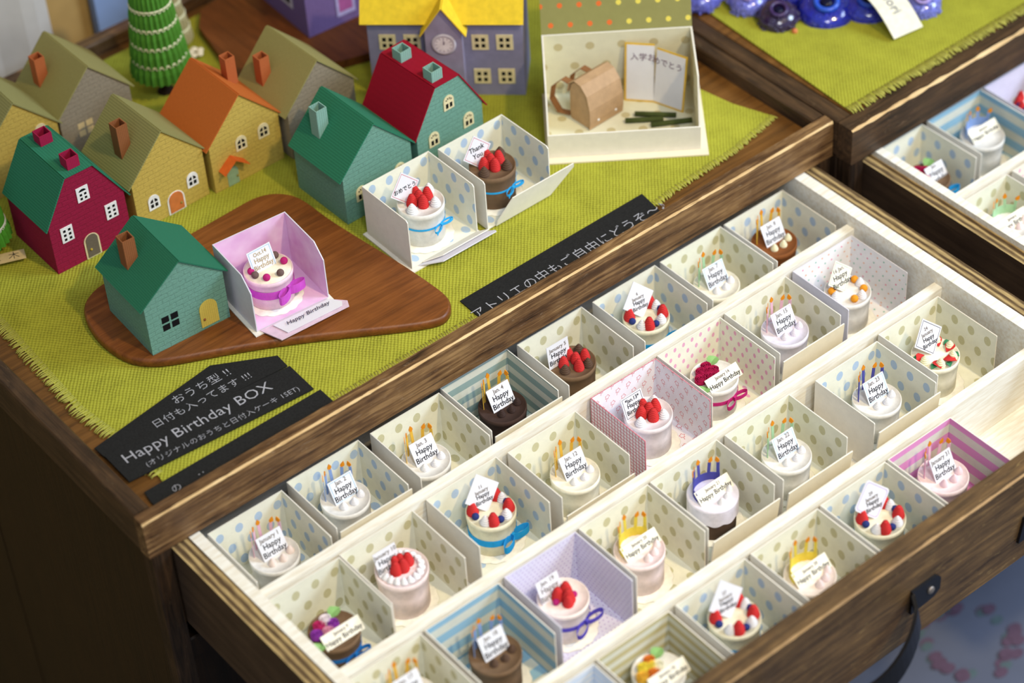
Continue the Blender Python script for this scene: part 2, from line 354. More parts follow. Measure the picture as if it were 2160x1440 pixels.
bar('leg', cab, wz, -0.02, 0.92, 30.0, 30.95, -62, -2.16); bar('leg', cab, wz, 38.3, 39.2, 30.0, 30.95, -62, -2.16)
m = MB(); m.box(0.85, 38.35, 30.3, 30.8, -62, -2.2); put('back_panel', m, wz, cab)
bar('cross_rail', cab, wside, 0.93, 38.29, 0.3, 1.4, -9.6, -8.3)
m = MB(); m.box(0.95, 38.27, 1.5, 29, -9.2, -8.8); put('drawer_shelf', m, wz, cab)
lower = thing('closed_drawer', 'closed dark wooden drawer under the open one in the left cabinet', 'drawer', (0, 0, 0))
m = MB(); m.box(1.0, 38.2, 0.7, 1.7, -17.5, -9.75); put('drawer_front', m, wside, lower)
m = MB(); m.box(1.6, 37.6, 1.7, 24, -17.2, -10.2); put('drawer_box', m, wz, lower)

# the open drawer
dr = thing('open_drawer', 'pulled-out wooden drawer lined in white, filled with rows of boxed paper cakes', 'drawer', (0, 0, 0))
DT = -2.28
for x0, x1 in ((0.98, 1.83), (37.5, 38.28)):
    m = MB(); m.box(x0, x1, -19.55, 8.0, -7.0, DT - 0.05, (1, 0, 0)); put('side_board', m, [wood('drawer_side', [(0.3, (50, 36, 26)), (0.5, (74, 56, 42)), (0.7, (96, 74, 54))], 1, 0.6), ply], dr)
m = MB(); m.box(0.99, 38.27, -19.5, 8.0, -7.0, -6.6); put('bottom_board', m, wy, dr)
m = MB(); m.box(1.83, 37.5, 7.2, 8.0, -6.6, DT - .1); put('back_board', m, wx, dr)
for x0, x1 in ((1.84, 2.36), (36.85, 37.49)):
    m = MB(); m.box(x0, x1, -19.5, 7.1, -6.2, DT); put('white_liner', m, white, dr)
m = MB(); m.box(1.84, 37.49, -19.5, 7.1, -6.59, -6.0); put('white_floor', m, white, dr)
for y in (-3.72, -9.37, -15.12):
    m = MB(); m.slab([(2.37, 0), (36.84, 0.28), (36.84, 0.28 - 0.48), (2.37, -0.48)][::-1], (0, y, -5.99), (1, 0, 0), (0, 1, 0), 3.05); put('divider', m, white, dr)
m = MB(); N = 110; rnd = random.Random(9); secs = []
for i in range(N + 1):
    x = 0.9 + (38.38 - 0.9) * i / N; e = 0.06 + 0.04 * rnd.random()
    secs.append([(x, -20.55, -7.75), (x, -20.55, DT - e), (x, -20.55 + e, DT), (x, -19.58, DT + .02), (x, -19.56, -7.75)])
for i in range(N):
    a, b = secs[i], secs[i + 1]
    for k in range(5):
        j = (k + 1) % 5; m.face([a[k], b[k], b[j], a[j]][::-1], 1 if k == 1 else 0)
m.face(secs[0]); m.face(secs[-1][::-1])
wfront = wood('drawer_front_wood', [(0.34, (44, 32, 22)), (0.46, (78, 59, 39)), (0.57, (102, 78, 50)), (0.7, (144, 112, 68))], 0, 1, 0.5, 0.35, 0.35, (186, 156, 100))
put('drawer_front', m, [wfront, wood('soft_worn_edge', [(0.3, (96, 72, 46)), (0.5, (156, 122, 78)), (0.7, (190, 156, 108))], 0, 1.2)], dr)
h = MB()
for sgn, x in ((1, 24.4), (-1, 14.9)):
    poly = [(-.85 * sgn, -.78), (-.85 * sgn, .62), (.6 * sgn, .62), (.85 * sgn, .35), (.85 * sgn, -.35), (.5 * sgn, -.62)]
    if sgn < 0: poly = poly[::-1]
    h.slab([(p[0] + x, p[1] - 5.2) for p in poly], (0, -20.56, 0), (1, 0, 0), (0, 0, 1), 0.14)
path = []
for k in range(21):
    t = k / 20; a = math.pi * t; path.append((15.65 + 8.0 * t, -20.7 - 1.9 * math.sin(a) ** 0.6, -5.2 - 0.75 * math.sin(a)))
h.band(path, (0, 0.25, 0.95), 0.16)
hd = put('handle', h, iron, dr)
for x in (24.65, 14.65):
    s_ = MB(); s_.ball((0, 0, 0), 0.2, 12, 8); put('screw', s_, steel, hd, (x, -20.72, -5.22), (0, 0, 0), (1, 0.5, 1))
h = MB(); h.slab([(30.15, -6.4), (31.6, -6.4), (31.6, -5.0), (30.4, -5.0)], (0, -20.56, 0), (1, 0, 0), (0, 0, 1), 0.14)
h.band([(31.5, -20.7, -5.7), (32.2, -21.6, -5.9), (34, -22.4, -6.1), (36, -22.4, -6.1), (37.2, -20.8, -5.8)], (0, 0.25, 0.95), 0.16); put('handle', h, iron, dr)

# ------------------------------------------------------------------ cabinet two
cb2 = thing('drawer_cabinet', 'right-hand dark wooden cabinet whose top carries the blue beadwork', 'cabinet', (0, 0, 0))
m = MB(); N = 70; rnd = random.Random(21); secs = []
for i in range(N + 1):
    x = 39.32 + 33 * i / N; e = 0.07 + 0.1 * rnd.random(); q = .02 * rnd.random()
    secs.append([(x, -1.16, -2.1), (x, -1.16, -e), (x, -1.16 + e, -q), (x, -0.2, -q), (x, -0.16, -2.1)])
for i in range(N):
    a, b = secs[i], secs[i + 1]
    for k in range(5):
        j = (k + 1) % 5; m.face([a[k], b[k], b[j], a[j]][::-1], 1 if k == 1 else 0)
m.face(secs[0]); m.face(secs[-1][::-1]); put('front_rail', m, [wy if False else wood('dark_rail_wood', OLDD, 0, 1, 0.5, 0.35, 0.35, (160, 130, 100)), wedge], cb2)
bar('side_rail', cb2, wy, 39.32, 40.25, -0.15, 30, -2.1, 0.0)
m = MB(); m.box(40.26, 72.3, -0.15, 30, -1.0, -0.02); put('top_board', m, wtray, cb2)
bar('leg', cb2, wz, 39.36, 40.3, -1.1, -0.2, -62, -2.12)
bar('side_panel', cb2, wz, 39.36, 40.2, -0.15, 30, -62, -2.12)
m = MB(); m.box(40.4, 72, 6, 6.5, -62, -8.6); put('back_panel', m, wz, cb2)
bar('cross_rail', cb2, wx, 40.35, 72, -0.9, 0.3, -9.6, -8.3)
lower2 = thing('closed_drawer', 'closed dark wooden drawer low in the right-hand cabinet', 'drawer', (0, 0, 0))
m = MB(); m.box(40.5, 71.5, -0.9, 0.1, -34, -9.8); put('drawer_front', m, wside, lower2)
d2 = thing('open_drawer', 'second pulled-out drawer at the right edge holding blue and purple boxes', 'drawer', (0, 0, 0))
m = MB(); m.box(40.42, 41.12, -22.5, 5, -7.0, DT - 0.3, (1, 0, 0)); put('side_board', m, [MATS['drawer_side'], ply], d2)
m = MB(); m.box(41.13, 41.6, -22.4, 5, -6.2, DT); put('white_liner', m, white, d2)
m = MB(); m.box(41.13, 62, -22.4, 5, -6.59, -6.0); put('white_floor', m, white, d2)
m = MB(); m.box(40.43, 62, -22.4, 5, -7.0, -6.6); put('bottom_board', m, wy, d2)
for y in (-5.3, -10.9, -16.4):
    m = MB(); m.box(41.61, 62, y - .45, y, -5.99, -2.95); put('divider', m, white, d2)
m = MB(); m.box(40.3, 62, -23.5, -22.5, -7.6, DT); put('drawer_front', m, wfront, d2)

# ------------------------------------------------------------------ cloths
def cloth_obj(name, outline, z, amp, label, parts):
    import bmesh
    bm = bmesh.new(); vs = [bm.verts.new((x * S, y * S, z * S)) for x, y in outline]; f = bm.faces.new(vs)
    if f.normal.z < 0: bmesh.ops.reverse_faces(bm, faces=[f])
    xs = [p[0] for p in outline]; ys = [p[1] for p in outline]
    for k in range(int(min(xs)) + 1, int(max(xs)) + 1, 2): bmesh.ops.bisect_plane(bm, geom=bm.verts[:] + bm.edges[:] + bm.faces[:], plane_co=(k * S, 0, 0), plane_no=(1, 0, 0))
    for k in range(int(min(ys)) + 1, int(max(ys)) + 1, 2): bmesh.ops.bisect_plane(bm, geom=bm.verts[:] + bm.edges[:] + bm.faces[:], plane_co=(0, k * S, 0), plane_no=(0, 1, 0))
    me = bpy.data.meshes.new(name); ret = bmesh.ops.extrude_face_region(bm, geom=bm.faces[:])
    for v in [g for g in ret['geom'] if isinstance(g, bmesh.types.BMVert)]: v.co.z += 0.07 * S
    bmesh.ops.recalc_face_normals(bm, faces=bm.faces[:])
    bm.to_mesh(me); bm.free(); me.materials.append(cloth); o = link(name, me); tag(o, label, 'cloth')
    for nm, mbx in parts: q = put(nm, mbx, fringe_m, o); q['kind'] = 'stuff'
    return o
def fringe(p0, p1, out, n, ln, z, rnd, w=0.045):
    m = MB(); P0, P1, O = Vector((*p0, z)), Vector((*p1, z)), Vector((*out, 0))
    for i in range(n):
        a = P0.lerp(P1, (i + rnd.random() * .6) / n); q = O * ln * (.75 + .5 * rnd.random()) + (P1 - P0).normalized() * (rnd.random() - .5) * .3
        m.tube([a - O * 0.3, a + q * .5 + Vector((0, 0, .03)), a + q], [w, w, w * .5], 4)
    return m
rnd = random.Random(5)
CL = [(2.0, 1.3), (18, 1.25), (26, 1.35), (30.8, 1.95), (34.8, 2.2), (38.1, 2.85), (37.3, 5.0), (36.9, 7.2), (36.9, 29.6), (2.3, 29.6), (2.1, 15.4), (1.75, 8.4), (2.05, 5.8), (2.2, 2.6)]
lf = MB()
for a, b in (((2.05, 5.8), (2.2, 2.6)), ((1.75, 8.4), (2.05, 5.8)), ((2.1, 15.4), (1.75, 8.4)), ((2.1, 15.4), (2.3, 26))):
    q = fringe(a, b, (-1, -0.15), int(10 * math.dist(a, b)), 0.34, TZ + .06, rnd, .035)
    o_ = len(lf.v); lf.v += q.v; lf.f += [tuple(i + o_ for i in f) for f in q.f]; lf.m += q.m; lf.uv += q.uv; lf.sm += q.sm
ff = MB()
for a, b in (((2.0, 1.3), (18, 1.25)), ((18, 1.25), (26, 1.35)), ((26, 1.35), (30.8, 1.95)), ((30.8, 1.95), (34.8, 2.2)), ((34.8, 2.2), (38.1, 2.85))):
    q = fringe(a, b, (0, -1), int(7 * math.dist(a, b)), 0.16, TZ + .05, rnd)
    o_ = len(ff.v); ff.v += q.v; ff.f += [tuple(i + o_ for i in f) for f in q.f]; ff.m += q.m; ff.uv += q.uv; ff.sm += q.sm
cloth_obj('burlap_cloth', CL, TZ + .012, 0, 'large yellow-green woven cloth with frayed edges under the paper houses', [('fringe', lf), ('fringe', ff)])
f2 = fringe((40.3, 0.05), (72, 0.15), (0, -1), 330, 0.35, 0.05, rnd)
cloth_obj('burlap_cloth', [(40.3, 0.05), (72, 0.15), (72, 29), (40.9, 29), (40.9, 10.5), (40.6, 5)], 0.004, 0, 'yellow-green woven cloth with a ragged edge on the right-hand cabinet', [('fringe', f2)])
CZ = TZ + 0.083       # top of the cloth

# ------------------------------------------------------------------ paper boxes
OUT = {'floral': 'gingham', 'multi': 'lavender', 'purple': 'lavender'}
def gift_box(kind, loc, label, group=None, w=3.85, d=3.65, h=2.85, rz=0, flap=None, outer=None, cut=0.04, base=False, cutz=None, name='paper_box', t=0.05, dep_cut=None):
    r = thing(name, label, 'box', loc, rz, group); pat = paper(kind); out = paper(outer or OUT.get(kind, 'plain')); m = MB()
    m.slab([(0, 0), (w, 0), (w, d), (0, d)], (0, 0, 0), (1, 0, 0), (0, 1, 0), t, (1, 0, 0))
    cz = cutz if cutz else t
    m.slab([(0, t), (w, t), (w, h), (0, h)][::-1], (0, d, 0), (1, 0, 0), (0, 0, 1), -t if False else t, (0, 1, 0)) if False else None
    # back wall: inner face looks to the front
    m.slab([(0, t), (w, t), (w, h), (0, h)], (0, d - t + t, 0), (1, 0, 0), (0, 0, 1), t, (1, 0, 0))
    if dep_cut: prof = [(0, t), (d - t, t), (d - t, h), (dep_cut, h), (0, cutz)]
    else: prof = [(0, t), (d - t, t), (d - t, h), (cut, h), (0, h - cut * .9)]
    m.slab([(p[0], p[1]) for p in prof], (w - t, 0, 0), (0, 1, 0), (0, 0, 1), t, (0, 1, 0))
    m.slab([(p[0], p[1]) for p in prof], (0, 0, 0), (0, 1, 0), (0, 0, 1), t, (1, 0, 0))
    put('tray', m, [out, pat], r)
    if base:
        b = MB(); b.slab([(-.18, -.22), (w + .12, -.22), (w + .12, d + .12), (-.18, d + .12)], (0, 0, -0.08), (1, 0, 0), (0, 1, 0), 0.07); put('cover', b, paper('plain'), r)
    if flap:
        ang, hf, inset = flap; f = MB(); u = Vector((0, -math.cos(ang), math.sin(ang)))
        f.slab([(inset, 0), (w - inset, 0), (w - .02, .25), (w - .02, hf), (.02, hf), (.02, .25)], (0, -0.02, 0.03), (1, 0, 0), u, 0.06, (1, 0, 0) if ang < 1 else (1, 0, 0)); put('front_flap', f, [out if ang > 1 else paper('plain'), paper('kraft_cream')], r)
    return r

# ------------------------------------------------------------------ cake pieces
def cone_mesh(r, h, n_ridge=6, tip=0.2):
    m = MB(); prof = []
    for k in range(n_ridge * 4 + 1):
        t = k / (n_ridge * 4); rr = r * (1 - t ** 1.7 * (1 - tip)) * (1 + 0.11 * math.cos(t * n_ridge * 2 * math.pi)); prof.append((rr, h * t))
    prof[0] = (prof[0][0] * .9, 0); prof.append((1e-4, h * 1.02)); m.lathe(prof, 14); return m
def spot(key, mb, mat):
    return cached((key, mat.name), lambda: mb().mesh(key, [mat]))
RED = C_('strawberry_red', (206, 52, 52)); NAVY = C_('blueberry_navy', (44, 56, 116)); CREAM = C_('whipped_white', (238, 236, 240)); CHOC = C_('chocolate_brown', (92, 70, 56))
IVORY = C_('ivory_paper', (238, 231, 204)); PINKC = C_('pale_pink_paper', (246, 226, 226)); LAV = C_('lavender_paper', (232, 226, 240)); BROWN = C_('kraft_brown', (124, 98, 74)); WHITE = C_('cake_white', (236, 232, 226))
ORNG = C_('flame_orange', (234, 146, 28)); PEACH = C_('peach_meringue', (240, 220, 210)); DOILY = C_('doily_white', (248, 244, 232)); AMBER = C_('caramel_brown', (140, 84, 44)); PCREAM = C_('pale_cream', (240, 232, 196))
GREENL = C_('leaf_green', (140, 184, 112)); GREEND = C_('dark_leaf_green', (60, 132, 92)); MAG = C_('magenta_paper', (178, 34, 112)); GREYB = C_('taupe_felt', (110, 88, 84)); TANG = C_('tangerine', (232, 152, 40))
def strawberry(): return cone_mesh(0.19, 0.44, 7, 0.42)
def kiss(): return cone_mesh(0.2, 0.38, 5, 0.22)
def ballm():
    m = MB(); m.ball((0, 0, 0.14), 0.15, 14, 10); return m
def rosem():
    m = MB(); P = []
    for k in range(64):
        t = k / 63; a = t * 2 * math.pi * 3.6; r = 0.03 + 0.2 * t; P.append((r * math.cos(a), r * math.sin(a), 0.2 - 0.07 * t + 0.012 * math.sin(a * 2.7)))
    m.band(P, (0, 0, 0.24), 0.02); m.lathe([(0.14, 0), (0.2, 0.05), (0.21, 0.14)], 14); return m
def leafm():
    m = MB(); N = 8; L = 0.62
    for i in range(N):
        t0, t1 = i / N, (i + 1) / N; w0 = 0.22 * math.sin(math.pi * min(1, t0 * 1.02)) * (1 + .12 * (i % 2)); w1 = 0.22 * math.sin(math.pi * min(1, t1 * .98)) * (1 + .12 * ((i + 1) % 2))
        z0, z1 = .12 * math.sin(t0 * 2.6), .12 * math.sin(t1 * 2.6)
        for sg in (1, -1):
            q = [(t0 * L, 0, z0), (t1 * L, 0, z1), (t1 * L, sg * w1, z1 + w1 * .35), (t0 * L, sg * w0, z0 + w0 * .35)]
            if sg < 0: q = q[::-1]
            m.face(q); m.face([(a, b, c - .02) for a, b, c in q[::-1]])
    return m
def candle_m(hh):
    m = MB(); m.box(-.07, .07, -.014, .014, 0, hh); return m
def flame_m():
    m = MB(); m.slab([(0, 0), (.07, .08), (.062, .16), (0, .28), (-.062, .16), (-.07, .08)], (0, 0.012, 0), (1, 0, 0), (0, 0, 1), 0.024); return m
def add(parent, name, key, mbf, mat, x, y, z, rz=0, sc_=1, rot=None):
    return link(name, spot(key, mbf, mat), parent, (x, y, z), rot or (0, 0, rz), sc_)
def ribbon(parent, mat, r, z, wd, ang, style='loop', big=1.0):
    m = MB(); m.lathe([(r + .015, z - wd / 2), (r + .03, z - wd / 2), (r + .03, z + wd / 2), (r + .015, z + wd / 2)], 40, smooth=False, cap=False); rb = put('ribbon', m, mat, parent)
    b = MB(); W = Vector((0, 0, wd * 1.1))
    for sg in (1, -1):
        P = []
        for k in range(17):
            t = k / 16 * 2 * math.pi; P.append((sg * big * (0.36 - 0.36 * math.cos(t)), -(0.05 + big * 0.15 * math.sin(t) * (1 if sg > 0 else -1) + big * 0.16 * (1 - math.cos(t)) / 2), z * 0))
        b.band(P, W, 0.02)
        if style == 'tails': b.band([(0, -.05, 0), (sg * .3, -.16, -.05), (sg * .55, -.2, -.2 if sg < 0 else .0)], Vector((0, .02, wd * 1.0)), 0.02)
    b.box(-.07, .07, -.12, -.03, -wd * .6, wd * .6)
    put('bow', b, mat, rb, ((r + .02) * math.cos(ang), (r + .02) * math.sin(ang), z), (0, 0, ang + math.pi / 2))
def card(parent, lines, x, y, z, kind='square', lean=28, yaw=0, w=1.25, hgt=1.1, border=None, m=None, ink_=None, roll=0, size=None):
    mt = m or cardw; c = MB(); L = math.radians(lean); e = 0.028
    if kind == 'diamond': a = 0.95 * w / 1.25; pts = [(0, -a), (a * .95, 0.06), (0, a), (-a * .95, -0.06)]
    elif kind == 'round':
        pts = []; a = .93
        for qx, qy in ((0, -a), (a, 0), (0, a), (-a, 0)):
            for k in range(5):
                t = math.atan2(qy, qx) + (k - 2) * 0.32; pts.append((qx * .82 + .17 * math.cos(t), qy * .82 + .17 * math.sin(t)))
    else: pts = [(-w / 2, -hgt / 2), (w / 2, -hgt / 2), (w / 2, hgt / 2), (-w / 2, hgt / 2)]
    c.slab(pts, (0, e / 2, 0), (1, 0, 0), (0, 0, 1), e)
    hh = {'diamond': .85 * w / 1.25, 'round': .88}.get(kind, hgt / 2)
    rot = (-L, math.radians(roll), math.radians(yaw))
    o = put('message_card', c, mt, parent, (x, y + math.sin(L) * hh, z + math.cos(L) * hh), rot)
    if border:
        b = MB(); k1, k2 = .9, .86
        for i in range(len(pts)):
            p, q = pts[i], pts[(i + 1) % len(pts)]
            b.face([(p[0] * k1, -e / 2 - .004, p[1] * k1), (q[0] * k1, -e / 2 - .004, q[1] * k1), (q[0] * k2, -e / 2 - .004, q[1] * k2), (p[0] * k2, -e / 2 - .004, p[1] * k2)])
        put('printed_border', b, border, o)
    for s_, sz, dy, ik in lines: letter(s_, sz, ik, o, (0, -e / 2 - 0.004, dy), sx=0.95, bold=.004)
    return o
BDAY = lambda d, i=None: [(d, .28, .35, ink_soft), ('Happy\nBirthday', .36, -.15, i or ink)]
def banner(parent, top, x=0.05, y=-.55, z=0.25, yaw=0, mat=None, m='Happy Birthday'):
    return card(parent, [(top, .21, .15, ink_soft), (m, .3, -.12, ink)], x, y, z, 'square', 48, yaw, 1.9, .66, m=mat or C_('cream_card', (246, 240, 222)))
def cake(name, label, loc, body, group, r=1.1, h=1.8, top=None, grooves=False, doily=DOILY, skirt=None):
    c = thing(name, label, 'paper cake', loc, 0, group); m = MB()
    prof = [(r * .93, 0), (r * .94, h * .5), (r * .985, h * .86), (r, h * .87), (r, h), (r - .05, h + .012), (r - .06, h - .02), (r * .5, h - .02), (1e-4, h - .02)]
    m.lathe(prof, 44, smooth=True); put('cake_body', m, [body], c)
    if top:
        t = MB(); t.lathe([(r + .03, h - .1), (r + .03, h + .025), (r - .03, h + .045), (1e-4, h + .045)] if skirt else [(r - .06, h - .02), (r - .08, h + .03), (1e-4, h + .03)], 36, cap=False); put('icing', t, top, c)
    if doily:
        d = MB(); d.lathe([(1.0, -.055), (1.38, -.055), (1.36, -.03), (1.0, -.02)], 72, cap=True, wob=lambda a, z: 1 + .045 * abs(math.sin(a * 8)) if True else 1); put('doily', d, doily, c)
    if skirt:
        s_ = MB(); N = 72
        for i in range(N):
            a0, a1 = 2 * math.pi * i / N, 2 * math.pi * (i + 1) / N; g = lambda a: h * .55 - .12 * abs(math.sin(a * 5))
            f = lambda a, z: ((r + .02) * math.cos(a), (r + .02) * math.sin(a), z)
            s_.face([f(a0, g(a0)), f(a1, g(a1)), f(a1, h + .02), f(a0, h + .02)])
        put('icing_skirt', s_, skirt, c)
    return c
def candles(c, mat, h, comb=False, angs=(148, 118, 90, 62, 32), hh=1.2, R=.84):
    for i, a in enumerate(angs):
        t = math.radians(a); k = hh * (1 + .05 * ((i * 37) % 3 - 1))
        o = link('candle', cached(('cd', mat.name), lambda: candle_m(1.0).mesh('candle', [mat])), c, (R * math.cos(t), R * math.sin(t), h - .05), (0, .06 * ((i % 3) - 1), t + math.pi / 2), (1, 1, k))
        link('flame', spot('flame', flame_m, ORNG), o, (0, 0, .97), (0, .3 * ((i * 53) % 3 - 1), 0.3 * (i % 2)), (1.5, 1.2, 1.3 / k))
    if comb:
        m = MB(); P = [(R * math.cos(math.radians(a)), R * math.sin(math.radians(a)), h + .25) for a in range(int(angs[-1]) - 6, int(angs[0]) + 30, 6)]; m.band(P, (0, 0, .5), .02); put('candle_strip', m, mat, c)
def kisses(c, mat, h, pts=((-.38, -.42), (.13, -.5), (.62, -.3)), key='kiss', fn=kiss, name='cream_swirl', sc_=.9):
    for x, y in pts: add(c, name, key, fn, mat, x, y, h - .02, x * 7, sc_)

FZ = -5.99           # white floor of the drawer
BZ = FZ + 0.01
G_BOX = {'tan': 'tan-dotted boxes in the open drawer', 'blue': 'blue-dotted boxes in the open drawer'}
BX = {1: (6.68, .38, 'blue'), 2: (10.95, .62, 'blue'), 3: (15.41, .58, 'tan'), 4: (19.46, .75, 'tealstripe'), 5: (23.81, .66, 'tan'), 6: (28.22, .54, 'blue'), 7: (32.38, .54, 'tan'), 8: (36.42, .50, 'blue'),
      9: (6.24, -4.42, 'tan'), 10: (10.15, -4.33, 'tan'), 11: (14.79, -4.25, 'blue'), 12: (19.16, -4.4, 'tan'), 13: (24.02, -4.24, 'floral'), 14: (28.01, -4.18, 'pink'), 15: (32.15, -4.14, 'tan'), 16: (36.47, -4.13, 'multi'),
      17: (6.25, -10.0, 'tan'), 18: (10.3, -9.98, 'bluestripe'), 19: (14.5, -9.9, 'purple'), 20: (18.55, -9.88, 'tan'), 21: (22.55, -9.86, 'tan'), 22: (26.82, -9.92, 'tan'), 23: (32.1, -10.1, 'blue'), 24: (36.3, -9.84, 'tan'),
      25: (10.47, -15.7, 'palestripe'), 26: (14.49, -15.66, 'tanstripe'), 27: (18.73, -15.62, 'blue'), 28: (22.91, -15.6, 'tan'), 29: (26.95, -15.56, 'blue'), 31: (30.96, -15.55, 'pinkstripe')}
PN = {'tan': 'tan-dotted paper box', 'blue': 'blue-dotted paper box', 'tealstripe': 'grey-green striped paper box', 'floral': 'paper box with red flower sprigs', 'pink': 'pink-dotted paper box', 'multi': 'paper box with tiny coloured dots',
      'bluestripe': 'blue striped paper box', 'purple': 'paper box with tiny purple dots', 'palestripe': 'pale blue striped paper box', 'tanstripe': 'tan striped paper box', 'pinkstripe': 'bold pink striped paper box'}
WHAT = {1: 'leftmost January 1 cake', 2: 'Jan. 2 cake with blue candles', 3: 'Jan. 3 cake with yellow candles', 4: 'dark Jan. 4 cake', 5: 'brown January 5 cake', 6: 'January 6 berry cake', 7: 'Jan. 7 cake with green candles', 8: 'brown Jan. 8 cake',
        9: 'cake with purple and pink roses', 10: 'tall pink strawberry cake', 11: 'berry cake in the second row', 12: 'Jan. 12 cake', 13: 'Jan. 13 strawberry cake', 14: 'cake with dark red roses', 15: 'Jan. 15 cake with pink candles', 16: 'cake with orange balls',
        17: 'yellow-candled cake cut off by the lower edge', 18: 'chocolate cake with blue candles', 19: 'cake with purple bow', 20: 'yellow comb cake in the third row', 21: 'cake with purple candle comb', 22: 'Jan. 22 cake with green candles', 23: 'Jan. 23 cake with indigo candles', 24: 'January 24 cake with red leaves',
        25: 'hidden cake, cut off by the lower edge', 26: 'yellow and orange flower cake', 27: 'berry cake nearest the lower edge', 28: 'yellow comb cake in the front row', 29: 'berry cake with the round-cornered card', 31: 'January 31 cake'}
for k, (bx, by, pk) in BX.items():
    flap = {2: (1.5, 2.95, .1), 3: (1.47, 2.65, .1), 4: (1.5, 2.8, .1), 6: (1.46, 2.1, .1), 8: (1.5, 2.95, .1), 12: (1.45, 2.1, .1), 15: (1.5, 2.65, .1), 22: (1.45, 2.45, .1), 23: (1.48, 2.65, .1), 21: (1.45, 2.45, .1), 9: (1.4, 1.8, .1)}.get(k)
    gift_box(pk, (bx - 3.87, by - 3.65, BZ), f"{PN[pk]} around the {WHAT[k]}", G_BOX.get(pk), flap=flap, d=3.65 if k < 25 else 3.55, h=3.02 if k != 25 else 3.0)

CK = {1: (4.75, -1.57), 2: (8.95, -.95), 3: (12.98, -1.47), 4: (17.6, -1.1), 5: (21.78, -1.0), 6: (26.32, -.95), 7: (30.25, -1.5), 8: (34.35, -1.1), 9: (4.15, -6.7), 10: (8.2, -6.02), 11: (13.2, -5.75), 12: (17.3, -6.5), 13: (22.09, -5.88), 14: (25.92, -6.05), 15: (30.4, -5.95), 16: (34.41, -5.97),
      17: (4.4, -11.6), 18: (8.36, -12.05), 19: (12.34, -11.6), 20: (16.45, -11.7), 21: (20.9, -11.4), 22: (24.89, -11.8), 23: (30.27, -11.96), 24: (34.27, -11.7), 26: (12.64, -17.2), 27: (16.86, -17.1), 28: (20.75, -17.5), 29: (25.2, -17.15), 31: (28.99, -17.2)}
KG = 'boxed paper birthday cakes in the open drawer'
CZ0 = BZ + 0.07 + 0.06
def mk(k, label, body, nm='paper_cake', **kw): x, y = CK[k]; return cake(nm, label, (x, y, CZ0), body, KG, **kw)
def candle_cake(k, label, body, cmat, text, kmat=CREAM, comb=False, ban=None, border=None, txt=None, **kw):
    H = kw.get('h', 1.8); c = mk(k, label, body, **kw); candles(c, cmat, H, comb)
    if ban: kisses(c, kmat, H, ((-.1, -.68), (.33, -.58), (.68, -.32)))
    else: kisses(c, kmat, H)
    if ban: banner(c, ban, y=-.28, z=H + .06)
    else: card(c, txt or BDAY(text), .05, -.12, H, border=border)
    return c
PINKP = C_('candle_pink', (236, 188, 206)); BLUEP = C_('candle_blue', (140, 168, 220)); YELP = C_('candle_yellow', (236, 188, 70)); GRNP = C_('candle_green', (176, 214, 172)); INDP = C_('candle_indigo', (84, 84, 168)); YEL2 = C_('candle_lemon', (236, 214, 84))
BORB = C_('border_blue', (150, 196, 224)); BORV = C_('border_violet', (196, 176, 222)); BORG = C_('border_green', (150, 184, 150)); BORK = C_('border_ink', (90, 88, 100)); BORR = C_('border_red', (206, 120, 130))
candle_cake(1, 'white paper cake with pink candles, leftmost in the back row of the drawer', WHITE, PINKP, 'January 1', PEACH)
candle_cake(2, 'white paper cake with blue candles and a Jan. 2 card', WHITE, BLUEP, 'Jan. 2', border=BORB)
candle_cake(3, 'white paper cake with yellow candles and a Jan. 3 card', WHITE, YELP, 'Jan. 3')
candle_cake(4, 'dark chocolate paper cake with yellow candles and a Jan. 4 card', C_('dark_chocolate', (70, 52, 46)), YELP, 'Jan. 4', C_('dark_choc_swirl', (62, 46, 42)), doily=None)
c = mk(5, 'brown paper cake with red and brown cones and a January 5 card', BROWN, doily=None)
for x, y in ((-.45, .05), (.1, .35), (.15, -.1), (-.05, -.55), (.6, -.2)): add(c, 'strawberry', 'straw', strawberry, RED, x, y, 1.78, x * 9, 1.25)
for x, y in ((.7, .35), (-.65, -.3), (.4, -.65)): add(c, 'chocolate_cone', 'kiss', kiss, CHOC, x, y, 1.78, x * 5, 1.15)
card(c, BDAY('January 5'), -.5, .25, 1.8, lean=8, w=1.25, hgt=1.25)
def berry_cake(k, label, day, kind='diamond', border=None, big=1.0):
    c = mk(k, label, IVORY)
    for a, t in ((150, 's'), (175, 'b'), (35, 's'), (215, 'k'), (240, 's'), (265, 'b'), (292, 'k'), (325, 's'), (350, 'b'), (12, 'k')):
        x, y = .78 * math.cos(math.radians(a)), .78 * math.sin(math.radians(a))
        if t == 's': add(c, 'strawberry', 'straw', strawberry, RED, x, y, 1.78, a, 1.35)
        elif t == 'b': add(c, 'blueberry', 'ball', ballm, NAVY, x, y, 1.76, a, 1.1)
        else: add(c, 'cream_swirl', 'kiss', kiss, CREAM, x, y, 1.78, a, 1.2)
    ribbon(c, C_('ribbon_blue', (36, 160, 228)), 1.04, .78, .36, math.radians(-74), big=big)
    card(c, [(day, .22, .3, ink_soft), ('January', .24, .1, ink_soft), ('Happy\nBirthday', .27, -.25, ink)], -.08, 0.12, 1.8, kind, 22, -4, border=border)
berry_cake(6, 'ivory paper cake with berries, blue ribbon and a January 6 card', '6')
candle_cake(7, 'white paper cake with pale green candles and a Jan. 7 card', C_('cream_cake', (246, 240, 222)), GRNP, 'Jan. 7', border=BORB)
candle_cake(8, 'brown paper cake with amber candles and cream swirls in the far back corner', AMBER, YELP, 'Jan. 8', PCREAM)
